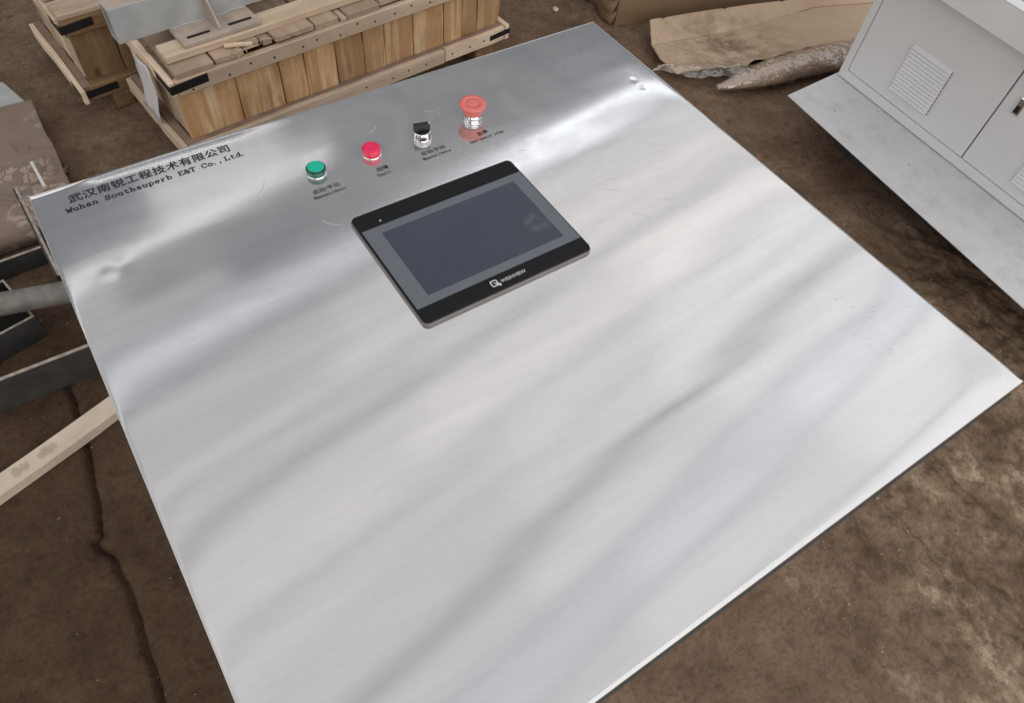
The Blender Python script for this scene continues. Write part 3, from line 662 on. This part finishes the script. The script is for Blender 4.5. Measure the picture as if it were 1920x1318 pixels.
def strap(parent, poly_pts, w, name='corner_strap'):
    """steel strap: a band of height w following the points (x, y, z of its lower edge)"""
    b = MB(); n = len(poly_pts); vs = []
    for x, y, z in poly_pts: vs += [(x, y, z), (x, y, z + w)]
    b.add(vs, [(2 * i, 2 * i + 2, 2 * i + 3, 2 * i + 1) for i in range(n - 1)])
    return b.build(name, 'strap', parent, solid=0.0015)

def crate_front():
    t = thing('wooden_crate', 'long pale wooden crate nearest the steel panel, grey beam lying across its lid', 'crate', CO, CR, 'wooden crates behind the steel panel')
    U0, U1, D = -0.648, 0.462, 0.37
    # front planks
    seams = [U0, -0.487, -0.354, -0.274, -0.172, -0.076, 0.0, 0.107, 0.226, 0.301, 0.365, U1]
    for a, b_ in zip(seams[:-1], seams[1:]):
        board('plank', t, ((a + b_) / 2, 0.009 + random.uniform(0, .003), 0.200), 0.225, b_ - a - random.uniform(.0018, .0036), 0.018, 'plank', 'z')
    for a, b_ in zip(np.linspace(0.02, D - .02, 5)[:-1], np.linspace(0.02, D - .02, 5)[1:]):
        board('plank', t, (U0 + 0.008 + random.uniform(0, .003), (a + b_) / 2, 0.2), 0.225, b_ - a - 0.004, 0.016, 'batten', 'zs')
        board('plank', t, (U1 - 0.008, (a + b_) / 2, 0.2), 0.225, b_ - a - 0.004, 0.016, 'plank', 'zs')
    board('back_panel', t, ((U0 + U1) / 2, D - 0.006, 0.2), U1 - U0 - .04, 0.22, 0.018, 'brown_shade_wood', 'xv')
    # base skirt: front in two lengths, ends, and a dusty ledge board on top
    board('skirt_board', t, (-0.2425, -0.0265, 0.1075), 0.895, 0.046, 0.017, 'rail', 'xv')
    board('skirt_board', t, (0.3335, -0.0265, 0.1075), 0.252, 0.046, 0.017, 'rail', 'xv')
    board('ledge_board', t, ((U0 + U1) / 2, -0.0085, 0.1225), U1 - U0 + .03, 0.017, 0.016, 'dustytop', 'x')
    board('skirt_board', t, (U0 - 0.032, D / 2 - .02, 0.1075), D + .03, 0.046, 0.014, 'batten', 'yv', jit=0.003)
    board('ledge_board', t, (U0 - 0.013, D / 2 - .005, 0.1205), D + .02, 0.024, 0.016, 'dustytop', 'y')
    board('skirt_board', t, (U1 + 0.010, D / 2 - .02, 0.1075), D + .03, 0.052, 0.018, 'rail', 'yv')
    for x in (-0.60, -0.1, 0.4): board('skid', t, (x, D / 2 - .02, 0.042), D - .03, 0.08, 0.082, 'brown_shade_wood', 'y', 0.004)
    # top rail
    board('top_rail', t, (-0.08, -0.0105, 0.302), 1.10 + .04, 0.045, 0.019, 'rail', 'xv', 0.003)
    board('top_rail', t, (U0 - 0.010, D / 2, 0.302), D + .03, 0.045, 0.018, 'rail', 'yv', 0.003, jit=0.003)
    board('top_rail', t, (U1 + 0.009, D / 2, 0.302), D, 0.045, 0.018, 'rail', 'yv')
    # lid: cross boards with broken front ends
    xs = [-0.643, -0.53, -0.445, -0.388, -0.356, -0.232, -0.152, -0.126, -0.014, 0.06, 0.15, 0.23, 0.32, 0.40, 0.465]
    fr = [0.006, 0.012, 0.03, 0.026, 0.01, 0.012, 0.006, 0.008, 0.012, 0.01, 0.006, 0.01, 0.008, 0.012]
    for i, (a, b_) in enumerate(zip(xs[:-1], xs[1:])):
        o = board('lid_board', t, ((a + b_) / 2, (fr[i] - .020 + D) / 2, 0.3325 + (i % 3) * 0.0012), D - fr[i] + .020, b_ - a - random.uniform(.003, .008), 0.017, 'cover', 'y', 0.002, 0.003, tilt=random.uniform(-.025, .025))
    # splintered break in the lid edge
    sp = MB(); rs = random.Random(4)
    for k in range(30):
        x = rs.uniform(-0.50, -0.375); y = rs.uniform(-.018, 0.014); L = rs.uniform(.012, .04); a = rs.uniform(-1.2, 1.2); up = rs.uniform(-.1, .6)
        d = Vector((math.sin(a), -math.cos(a) * .7, up)).normalized(); p = Vector((x, y + .012, 0.338)); q_ = p + d * L; wv = Vector((.003, .0012, .002))
        sp.add([p - wv, p + wv, q_ + wv * .25, q_ - wv * .25, p + Vector((0, 0, .004))], [(0, 1, 2, 3), (0, 3, 4), (1, 4, 2), (2, 4, 3), (0, 4, 1)])
    o = sp.build('splinters', 'batten', t); o['kind'] = 'stuff'
    board('broken_sliver', t, (-0.452, 0.008, 0.349), 0.075, 0.012, 0.007, 'batten', 'x', 0.001, 0.002, rz=R(-24))
    # two battens along the lid
    board('batten', t, (-0.10, 0.064, 0.353), 1.08, 0.066, 0.022, 'batten', 'x', 0.003)
    board('batten', t, (-0.06, 0.195, 0.353), 0.86, 0.036, 0.022, 'batten', 'x', 0.003)
    nails(t, [(x, -0.0206, z) for x, z in ((-0.505, .293), (-.44, .305), (-.37, .298), (-.28, .3), (-.235, .306), (-.16, .296), (-.1, .312), (-.04, .3), (0.03, .303), (.09, .31), (.16, .3), (.22, .3), (-.61, .288))] +
             [(x, -0.0356, z) for x, z in ((-.1, .108), (0.0, .103), (.06, .109), (.13, .106), (.235, .108), (.31, .107), (.37, .109))])
    strap(t, [(U0 - .021, 0.07, 0.292), (U0 - .0215, -.0215, 0.291), (-0.563, -0.0215, 0.297)], 0.024)
    strap(t, [(0.395, -0.0362, 0.100), (U1 + .0205, -0.0362, 0.104), (U1 + .0205, 0.0, 0.110)], 0.018)
    return t
crate = crate_front()

# paper pouch hanging on the left end of the front crate
def pouch():
    b = MB(); n = 8; vs = []
    for i in range(n + 1):
        q = i / n; z = 0.132 + 0.165 * q
        for k in range(5): vs.append((-0.664 - .010 - 0.016 * (1 - q) ** 1.3 - .003 * math.sin(k * 2 + i), 0.15 + 0.105 * (k / 4 - .5) + .010 * (1 - q), z + .004 * math.sin(k * 1.7)))
    b.add(vs, [(i * 5 + k, i * 5 + k + 1, i * 5 + k + 6, i * 5 + k + 5) for i in range(n) for k in range(4)], True)
    o = b.build('paper_pouch', 'paper', None, loc=CO, rot=(0, 0, CR), solid=0.002)
    tag(o, 'white paper pouch hanging on the end of the front wooden crate', 'paper')
pouch()

def crate_rear():
    t = thing('wooden_crate', 'wooden crate at the far left, shade painted into its front, with open top and broken end boards', 'crate', CO, CR, 'wooden crates behind the steel panel')
    U0, U1, V0, V1 = -0.772, 0.2, 0.461, 0.86
    seams = [U0, -0.655, -0.57, -0.46, -0.36, -0.26, -0.15, -0.05, 0.06, U1]
    for a, b_ in zip(seams[:-1], seams[1:]): board('plank', t, ((a + b_) / 2, V0 + .009 + random.uniform(0, .003), 0.175), 0.20, b_ - a - .003, 0.018, 'brown_shade_wood', 'z')  # darker wood puts the front crate's shade into these planks
    ys = np.linspace(V0 + .02, V1 - .02, 5)
    for i, (a, b_) in enumerate(zip(ys[:-1], ys[1:])):
        board('plank', t, (U0 + .006 + .003 * (i % 2), (a + b_) / 2, 0.172), 0.205 - .012 * (i % 2), b_ - a - .004, 0.016, 'batten', 'zs', 0.002, 0.003)
    board('back_panel', t, ((U0 + U1) / 2, V1 - .01, 0.18), U1 - U0 - .04, 0.2, 0.018, 'brown_shade_wood', 'xv')
    board('inner_board', t, ((U0 + U1) / 2 + .06, (V0 + V1) / 2 + .03, 0.232), U1 - U0 - .22, V1 - V0 - .12, 0.016, 'plank', 'x')
    board('skirt_board', t, ((U0 + U1) / 2, V0 - .0265, 0.078), U1 - U0 + .02, 0.045, 0.017, 'brown_shade_wood', 'xv')
    board('ledge_board', t, ((U0 + U1) / 2, V0 - .009, 0.0935), U1 - U0, 0.017, 0.014, 'brown_shade_wood', 'x')
    board('skirt_board', t, (U0 - .034, (V0 + V1) / 2 - .03, 0.077), V1 - V0 + .03, 0.046, 0.014, 'batten', 'yv', 0.002, 0.004)
    board('ledge_board', t, (U0 - .014, (V0 + V1) / 2 - .015, 0.092), V1 - V0 + .02, 0.026, 0.014, 'dustytop', 'y')
    for x in (-0.70, -0.3, 0.1): board('skid', t, (x, (V0 + V1) / 2 - .035, 0.0275), V1 - V0 + .0, 0.06, 0.053, 'brown_shade_wood', 'y', 0.004)
    board('top_rail', t, ((U0 + U1) / 2, V0 - .0105, 0.275), U1 - U0 + .02, 0.05, 0.019, 'brown_shade_wood', 'xv', 0.003)
    board('top_rail', t, (U0 - .009, (V0 + V1) / 2, 0.275), V1 - V0, 0.05, 0.018, 'batten', 'yv', 0.003, 0.003)
    board('lid_board', t, ((U0 + U1) / 2, V0 + .022, 0.309), U1 - U0 + .02, 0.085, 0.017, 'cover', 'x', 0.003, 0.003)
    board('lid_board', t, (U0 + .036, (V0 + V1) / 2 + .045, 0.310), V1 - V0 - .10, 0.085, 0.017, 'cover', 'y', 0.003, 0.003)
    strap(t, [(U0 - .0195, V0 + .06, 0.262), (U0 - .0195, V0 - .0215, 0.262), (U0 + .075, V0 - .0215, 0.268)], 0.024)
    strap(t, [(U0 - .0425, V0 + .04, 0.068), (U0 - .0425, V0 - .0365, 0.066), (U0 + .07, V0 - .0365, 0.070)], 0.022)
    return t
crate_rear()

# steel beam with base plate resting on the front crate
def beam():
    t = thing('steel_beam', 'grey painted rectangular steel beam with slotted foot plate lying across the crate lid', 'beam', CO, CR)
    z0, z1, y0, y1, x0, x1 = 0.3760, 0.467, 0.124, 0.176, -0.715, 0.45
    # recompute heights: plate rests on the batten
    th = 0.004; b = MB()
    b.box(x0, x1, y0, y0 + th, z0, z1); b.box(x0, x1, y1 - th, y1, z0, z1); b.box(x0, x1, y0 + th, y1 - th, z0, z0 + th)
    b.build('tube', 'beam', t, 0.0012)
    MB().box(x0, x1, y0 + th, y1 - th, z1 - th, z1).build('tube_top', 'beamdust', t, 0.0008)
    p = MB(); p.box(-0.583, -0.362, 0.036, 0.25, 0.3642, 0.3755); p.build('foot_plate', 'beamdust', t, 0.0022)
    for xa, xb in ((-0.563, -0.497), (-0.446, -0.377)):
        q = MB(); r = 0.0055
        q.prism(arc(xb - r, 0.064, r, r, -90, 90, 6) + arc(xa + r, 0.064, r, r, 90, 270, 6), 0.3745, 0.3760); q.build('slot', 'darkhole', t)
    g = MB(); g.add([(-.476, .052, .3756), (-.470, .052, .3756), (-.470, y0, .3756), (-.476, y0, .3756), (-.476, .052, .383), (-.470, .052, .383), (-.470, y0, .463), (-.476, y0, .463)],
                    [(0, 1, 2, 3), (4, 7, 6, 5), (0, 4, 5, 1), (1, 5, 6, 2), (2, 6, 7, 3), (3, 7, 4, 0)])
    g.build('gusset', 'beamdust', t, 0.0008)
    w_ = MB(); w_.tube([(x, y0 - .001, z0 + .0005 + .0015 * math.sin(x * 90)) for x in np.linspace(-.58, -.365, 22)], 0.003, 8); w_.build('weld_bead', 'beam', t)
    return t
beam()

# ------------------------------------------------------------------ grey cabinet and the plate it stands on
GA = math.atan2(-0.99731044, -0.07329316)      # local x runs along the cabinet front, local y points out of the front
GO = (1.789, 0.634, 0.0)
def cabinet():
    # local: x along the front to the right, y negative = behind the front (away from the panel), z up
    t = thing('grey_cabinet', 'pale grey steel cabinet with louvred doors and an overhanging top', 'cabinet', (GO[0], GO[1], 0.0), GA)
    W, D, Z0, Z1 = 1.035, 0.45, 0.153, 0.565
    b = MB(); b.box(0, W, 0.020, D, Z0, Z1); b.build('body', 'cab', t, 0.002)
    fr = MB()
    fr.box(0, 0.027, 0, 0.0205, Z0, Z1); fr.box(W - .027, W, 0, .0205, Z0, Z1); fr.box(.027, W - .027, 0, .0205, Z0, 0.184); fr.box(.027, W - .027, 0, .0205, 0.535, Z1)
    fr.build('front_frame', 'cab', t, 0.0015)
    MB().box(.027, W - .027, .016, .0196, .184, .535).build('door_gap', 'gap', t)
    for x0, x1, lx in ((0.0305, 0.5045, 0.193), (0.5095, W - .031, 0.665)):
        d = MB(); d.box(x0, x1, -0.0015, .0175, .1875, .531); o = d.build('door', 'cab', t, 0.0012)
        q = MB(); n_ = 13; za, zb = 0.226, 0.375; h = (zb - za) / n_; ends = MB()
        for k in range(n_):      # each slat leans out at its foot; its right-hand end is painted black for shade
            z = za + k * h; e = -.0018; d_ = .0085
            q.add([(lx, e, z - .001), (lx + .15, e, z - .001), (lx + .15, e - d_, z + .0012), (lx + .002, e - d_, z + .0012), (lx, e, z + h), (lx + .15, e, z + h)],
                  [(0, 1, 2, 3), (3, 2, 5, 4), (0, 3, 4)])
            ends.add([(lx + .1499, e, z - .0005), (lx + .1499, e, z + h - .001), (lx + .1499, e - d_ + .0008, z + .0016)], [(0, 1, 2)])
        lv = q.build('louvre', 'cab', o); ends.build('end_shade', 'gap', lv)
        if x0 > .3:
            hd = MB(); hd.box(0.546, 0.568, -0.008, -0.0015, 0.375, 0.425); h_ = hd.build('door_lock', 'chrome', o, 0.003)
            MB().box(0.551, 0.563, -0.0095, -0.008, 0.382, 0.402).build('keyhole', 'black', h_, 0.0006)
    # overhanging desk: apron, thin rim, dark recess, pale inner panel
    a = MB(); a.box(-.02, W + .02, -0.085, -0.06, 0.549, 0.628); a.box(-.02, W + .02, -0.06, 0.10, 0.549, 0.552)
    a.box(-.02, .0, -.06, D, .552, .628); a.build('overhang', 'cab', t, 0.002)
    MB().box(-.02, W + .02, -0.0855, -0.046, 0.628, 0.632).build('top_rim', 'cab', t, 0.001)
    MB().box(0, W, -0.06, 0.02, 0.566, 0.57).build('recess_floor', 'darksteel', t)
    MB().box(0, W, 0.020, D, 0.566, 0.66).build('instrument_box', 'cab', t, 0.002)
    return t
cabinet()
def plate():
    o = thing('steel_plate', 'flat dirty grey steel plate on the ground under the pale grey cabinet', 'plate', (GO[0], GO[1], 0.0), GA)
    b = MB(); b.add([(0.018, -0.240, .147), (1.15, -0.285, .147), (1.15, .50, .147), (-.065, .50, .147), (0.018, -0.240, .150), (1.15, -0.285, .150), (1.15, .50, .150), (-.065, .50, .150)],
                    [(3, 2, 1, 0), (4, 5, 6, 7), (0, 1, 5, 4), (1, 2, 6, 5), (2, 3, 7, 6), (3, 0, 4, 7)])
    b.build('sheet', 'plate', o, 0.0008)
    s_ = MB(); s_.box(0.16, 1.1, -0.08, 0.45, 0.0, 0.146); s_.build('plinth', 'darksteel', o)
plate()

# ------------------------------------------------------------------ carton, cardboard, film roll
def carton():
    t = thing('cardboard_carton', 'large brown cardboard carton with crushed corner behind the cardboard sheet', 'carton')
    c0 = Vector((1.462, 1.395, 0)); a = R(-14); f = Vector((math.cos(a), math.sin(a), 0)); s_ = Vector((0.12, 1.0, 0)).normalized()
    nb = f.cross(Vector((0, 0, 1)))
    def face(name, d, L, out, mat='carton', n=30, hgt=0.45):
        us = np.linspace(0, L, n); zs = np.linspace(0, hgt, 16); U_, Z_ = np.meshgrid(us, zs)
        B = 0.010 * fbm(U_, Z_, 7, 4, 91 if out > 0 else 95) + 0.012 * np.exp(-((Z_ - .07) / .03) ** 2) * np.exp(-(U_ / .12) ** 2)
        B = B * np.clip(U_ / 0.03, 0, 1)
        o3 = Vector((d.y, -d.x, 0)) * out
        lean = 0.10
        X = c0.x + d.x * U_ + o3.x * B + lean * Z_ * f.x * 0.5; Y = c0.y + d.y * U_ + o3.y * B + lean * Z_ * .2
        return grid(name, X, Y, Z_ + .001, mat, t)
    face('front_panel', f, 1.1, 1); face('end_panel', s_, 0.7, -1)
    # crushed flap folds at the end, near the ground
    for k, (z, w_, x) in enumerate(((0.03, .11, -.012), (0.075, .14, -.018), (0.12, .17, -.010))):
        g = MB(); vs = []
        for i in range(9):
            u = 0.006 + w_ * 2.2 * i / 8; p = c0 + s_ * u
            vs += [(p.x + x - .012 * math.sin(i), p.y, z - .022 + .004 * math.sin(2.1 * i + k)), (p.x + .004, p.y, z + .024 + .005 * math.sin(1.7 * i + k))]
        g.add(vs, [(2 * i, 2 * i + 2, 2 * i + 3, 2 * i + 1) for i in range(8)], True); g.build('flap', 'carton', t, solid=0.004)
carton()

def interp_poly(pts, n):
    pts = np.array(pts, float); L = np.concatenate([[0], np.cumsum(np.hypot(*(pts[1:, :2] - pts[:-1, :2]).T))]); L /= L[-1]
    q = np.linspace(0, 1, n); return np.stack([np.interp(q, L, pts[:, k]) for k in range(3)], -1)
def cardboard():
    n = 150
    rows = [[(1.52, 1.278, .06), (1.78, 1.222, .062), (2.18, 1.127, .06), (2.75, 0.99, .06)],
            [(1.470, 1.194, .02), (1.893, 1.117, .018), (2.238, 1.100, .02), (2.78, 0.93, .02)],
            [(1.428, 1.100, .03), (1.66, 1.045, .03), (1.95, 1.0, .035), (2.78, 0.83, .03)],
            [(1.436, 1.010, .022), (1.60, 0.945, .04), (1.667, .913, .05), (1.866, .883, .06), (2.11, .815, .06), (2.78, 0.68, .06)]]
    R_ = [interp_poly(r, n) for r in rows]
    tt = [0, .33, .66, 1.0]; m_ = 60; G = []
    for q in np.linspace(0, 1, m_):
        k = min(2, int(q * 3)); a = q * 3 - k; G.append(R_[k] * (1 - a) + R_[k + 1] * a)
    G = np.array(G); X, Y, Z = G[..., 0], G[..., 1], G[..., 2]
    Z = Z + 0.006 * fbm(X, Y, 4, 2, 131) + 0.0012 * fbm(X, Y, 22, 2, 133) - 0.003 * np.exp(-((np.linspace(0, 1, m_)[:, None] - .333) / .015) ** 2)
    for sx in (1.62, 1.72, 1.95, 2.17): Z -= 0.006 * np.exp(-((X - sx + (Y - 1.0) * .55) / .006) ** 2)
    Z = Z + .012
    # ragged lower edge
    Y[-1] += 0.010 * vnoise(X[-1], X[-1], 18, 3) * 2; Y[-2] += 0.004 * vnoise(X[-2], X[-2], 18, 3) * 2
    o = grid('cardboard_sheet', X, Y, Z, 'card'); md = o.modifiers.new('thickness', 'SOLIDIFY'); md.thickness = .005; md.offset = -1
    tag(o, 'stained flattened cardboard sheet with a folded edge, lying on the brown floor', 'cardboard')
cardboard()
def film_roll():
    t = thing('paper_roll', 'kraft paper roll wrapped in shiny clear film beside the cardboard sheet', 'paper roll')
    pts = [(1.52, .888, .014), (1.60, .874, .022), (1.68, .862, .028), (1.78, .846, .032), (1.90, .832, .034), (2.0, .812, .034), (2.12, .79, .034), (2.3, .74, .034)]
    P_ = interp_poly(pts, 60); n = 22; rad = np.interp(P_[:, 0], [1.52, 1.6, 1.75, 1.95, 2.3], [.003, .024, .040, .045, .040])
    th = np.linspace(0, 2 * math.pi, n); X = np.zeros((60, n)); Y = X.copy(); Z = X.copy()
    for i in range(60):
        cr = fbm(P_[i, 0] + 0 * th, np.sin(th) * .1 + np.cos(th) * .07, 14, 3, 17) * .008
        r_ = rad[i] + cr; r_[-1] = r_[0]
        X[i] = P_[i, 0] + .15 * r_ * np.cos(th); Y[i] = P_[i, 1] + r_ * 1.35 * np.cos(th); Z[i] = np.maximum(P_[i, 2] + .012 + r_ * .9 * np.sin(th), .004)
    grid('wrapped_paper', X, Y, Z, 'rollpaper', t)
    Xf = X.copy(); Yf = Y.copy(); Zf = Z.copy()
    for i in range(60):
        g_ = .003 + .010 * np.abs(fbm(P_[i, 0] + .05 * np.sin(th), np.sin(th) * .06 + np.cos(th) * .05, 13, 2, 31)); g_[-1] = g_[0]
        Yf[i] += g_ * np.cos(th); Zf[i] = np.maximum(Zf[i] + g_ * np.sin(th), .0045); Xf[i] += .3 * g_ * np.cos(th)
    grid('film_wrap', Xf, Yf, Zf, 'film', t)
    # loose crumpled film at its near end, over the cardboard corner
    q = np.linspace(0, 1, 70); w_ = np.linspace(0, 1, 44); Q, Wd = np.meshgrid(q, w_)
    ax = np.interp(q, [0, .15, .5, 1], [1.365, 1.43, 1.52, 1.68]); ay = np.interp(q, [0, .15, .5, 1], [1.06, 1.025, .965, .875])
    hw = np.interp(q, [0, .15, .45, .8, 1], [.004, .035, .062, .045, .03])
    X = ax[None] + (Wd - .5) * 2 * hw[None] * .57; Y = ay[None] + (Wd - .5) * 2 * hw[None] * .82
    X = X + .012 * fbm(X, Y, 30, 3, 7); Y = Y + .012 * fbm(X, Y, 30, 3, 9)
    rid = np.abs(fbm(X, Y, 11, 3, 77, .5)); Z = 0.050 + .022 * np.exp(-((Wd - .5) / .4) ** 2) * np.interp(q, [0, .2, .6, 1], [0, .5, .6, .3])[None] + .022 * rid + .002 * np.abs(fbm(X, Y, 60, 2, 78))
    grid('loose_film', X, Y, Z, 'film', t)
    MB().tube([(1.425, 1.03, .06), (1.40, 1.05, .058), (1.375, 1.052, .05), (1.34, 1.06, .04), (1.30, 1.075, .02)], [.006, .004, .003, .0025, .001], 6).build('film_tail', 'film', t)
film_roll()

# ------------------------------------------------------------------ scrap steel on the left
def bar(name, parent, x0, y0, x1, y1, z0, z1, th, rim=True, mat='darksteel', ext=0.0):
    d = Vector((x1 - x0, y1 - y0, 0)); L = d.length; a = math.atan2(d.y, d.x)
    b = MB(); b.box(-ext, L, 0, th, z0, z1 - (.0015 if rim else 0)); o = b.build(name, mat, parent, 0.0006, loc=(x0, y0, 0), rot=(0, 0, a))
    if rim: MB().box(-ext, L, -.0002, th + .0002, z1 - .0015, z1).build('worn_edge', 'steelrim', o)
    return o
def scrap():
    fr = thing('welded_steelwork', 'dark grey steel frame of flat bars with a side rail right beside the panel edge', 'steel frame')
    bar('cross_bar', fr, -0.95, 1.338, -0.612, 1.417, 0.0, 0.058, 0.006)
    bar('cross_bar', fr, -0.95, 1.165, -0.613, 1.176, 0.0, 0.062, 0.006)
    r = MB(); r.add([(-.621, 1.43, 0.0), (-.604, 1.06, 0.0), (-.621, 1.43, .062), (-.604, 1.06, .062)], [(0, 1, 3, 2)])
    r.build('side_rail', 'darksteel', fr, solid=0.006)
    e = MB(); e.add([(-.622, 1.431, .0625), (-.605, 1.059, .0625), (-.598, 1.059, .0625), (-.615, 1.431, .0625)], [(0, 1, 2, 3)]); e.build('worn_edge', 'steelrim', fr, solid=.002)
    MB().box(-.95, -.66, 1.345, 1.41, .002, .004).build('inner_shade', 'darkhole', fr)  # near-black sheet added as the shade inside the frame
    bx = thing('steel_box', 'dark open topped steel box section under the grey pipe', 'steel box', (-0.68, 0.937, 0), R(13))
    W, D, Hh, th = 0.30, 0.155, 0.082, 0.005
    for nm, a in (('front_wall', (-W, 0, 0, th)), ('back_wall', (-W, 0, D - th, D)), ('end_wall', (-th, 0, th, D - th)), ('end_wall', (-W, -W + th, th, D - th))):
        o = MB().box(a[0], a[1], a[2], a[3], 0, Hh - .0015).build(nm, 'darksteel', bx, 0.0005)
        MB().box(a[0], a[1], a[2], a[3], Hh - .0015, Hh).build('worn_edge', 'steelrim', o)
    MB().box(-W + th, -th, th, D - th, .002, .005).build('bottom', 'darkhole', bx)  # bottom painted near-black for the shade inside the box
    pz = 0.112
    p = MB().tube([(-0.98, 1.045, pz), (-0.735, 0.980, pz), (-0.47, 0.910, pz)], 0.0275, 28).build('steel_pipe', 'pipe')
    tag(p, 'dusty grey round pipe lying across the open steel box', 'pipe')
    f = bar('flat_bar', None, -0.827, 0.770, -0.545, 0.768, 0.0, 0.102, 0.008, True, 'darksteel', 0.25)
    f2 = MB().box(0, .02, 0.008, .02, 0, .06).build('end_lug', 'darksteel', f, .001)
    tag(f, 'dark grey flat steel bar standing on edge, closest to the wood strip', 'steel bar')
    ws = MB().box(-.12, .36, -.024, .024, 0, .03); a = math.atan2(0.626 - 0.544, -0.598 + 0.861)
    wt = thing('wood_strip', 'pale sawn timber strip with brown stamp marks on the floor beside the panel', 'timber', (-0.8565, 0.5665, .001), a)
    o = board('timber', wt, (0.12, 0, .0155), 0.48, 0.049, 0.029, 'strip', 'x', .0015)
    st = MB(); rs = random.Random(9)
    for cx_, n_ in ((0.045, 7), (0.105, 8)):
        for k in range(n_):
            x = cx_ + (k - n_ / 2) * .0052; y0 = rs.uniform(-.014, -.006); y1 = rs.uniform(.004, .014); zz = .0318
            st.add([(x, y0, zz), (x + .0022, y0, zz), (x + .0045, y1, zz), (x + .0018, y1, zz)], [(0, 1, 2, 3)])
    s = st.build('stamp_marks', 'stamp', wt); s['kind'] = 'stuff'
    # sheet caked with flaking mud
    n = 260; X, Y = np.meshgrid(np.linspace(-1.0, -.4925, n), np.linspace(1.26, 1.81, n))
    cell = np.abs(fbm(X, Y, 20, 4, 201)); ring = np.exp(-((np.hypot(X + .64, (Y - 1.50) * .9) - .10) / .045) ** 2) + np.exp(-((X + .52) / .03) ** 2) * np.exp(-((Y - 1.48) / .10) ** 2)
    ring = ring * np.clip((-.4925 - X) / .02, 0, 1) ; Z = .06 + ring * (.0025 * np.clip((cell - .10) / .03, 0, 1)) + .0015 * fbm(X, Y, 5, 2, 205)
    X = X + np.clip((X + .75) / .2, 0, 1) * .006 * fbm(X * 0, Y, 9, 3, 4)
    o = grid('muddy_sheet', X, Y, Z, 'mud'); md = o.modifiers.new('thickness', 'SOLIDIFY'); md.thickness = .055; md.offset = -1
    tag(o, 'brown sheet caked with flaking dried mud at the left edge behind the panel', 'sheet')
    s2 = MB().box(-.004, .004, -.058, .058, 0, .006).build('pale_strip', 'paper', None, .001, loc=(-.5535, 1.434, .078), rot=(0, 0, R(3)))
    tag(s2, 'thin pale strip lying on the mud caked sheet', 'strip')
    s3 = MB().prism([(-.95, 1.90), (-.60, 1.83), (-.509, 1.82), (-.545, 1.95), (-.95, 2.2)], .02, .05).build('grey_steel_sheet', 'beam', None, .002)
    tag(s3, 'grey steel sheet just behind the mud caked sheet, cut by the photo edge', 'sheet')
    st = bmesh.new(); bmesh.ops.create_icosphere(st, subdivisions=2, radius=.012)
    for v in st.verts: v.co *= 1 + .35 * (random.random() - .5); v.co.z *= .7
    me = bpy.data.meshes.new('stone'); st.to_mesh(me); st.free(); me.materials.append(M['stone'])
    o = bpy.data.objects.new('stone', me); COL.objects.link(o); o.location = (1.318, 1.585, .008)
    tag(o, 'small white stone on the floor between crate and carton', 'stone')
scrap()
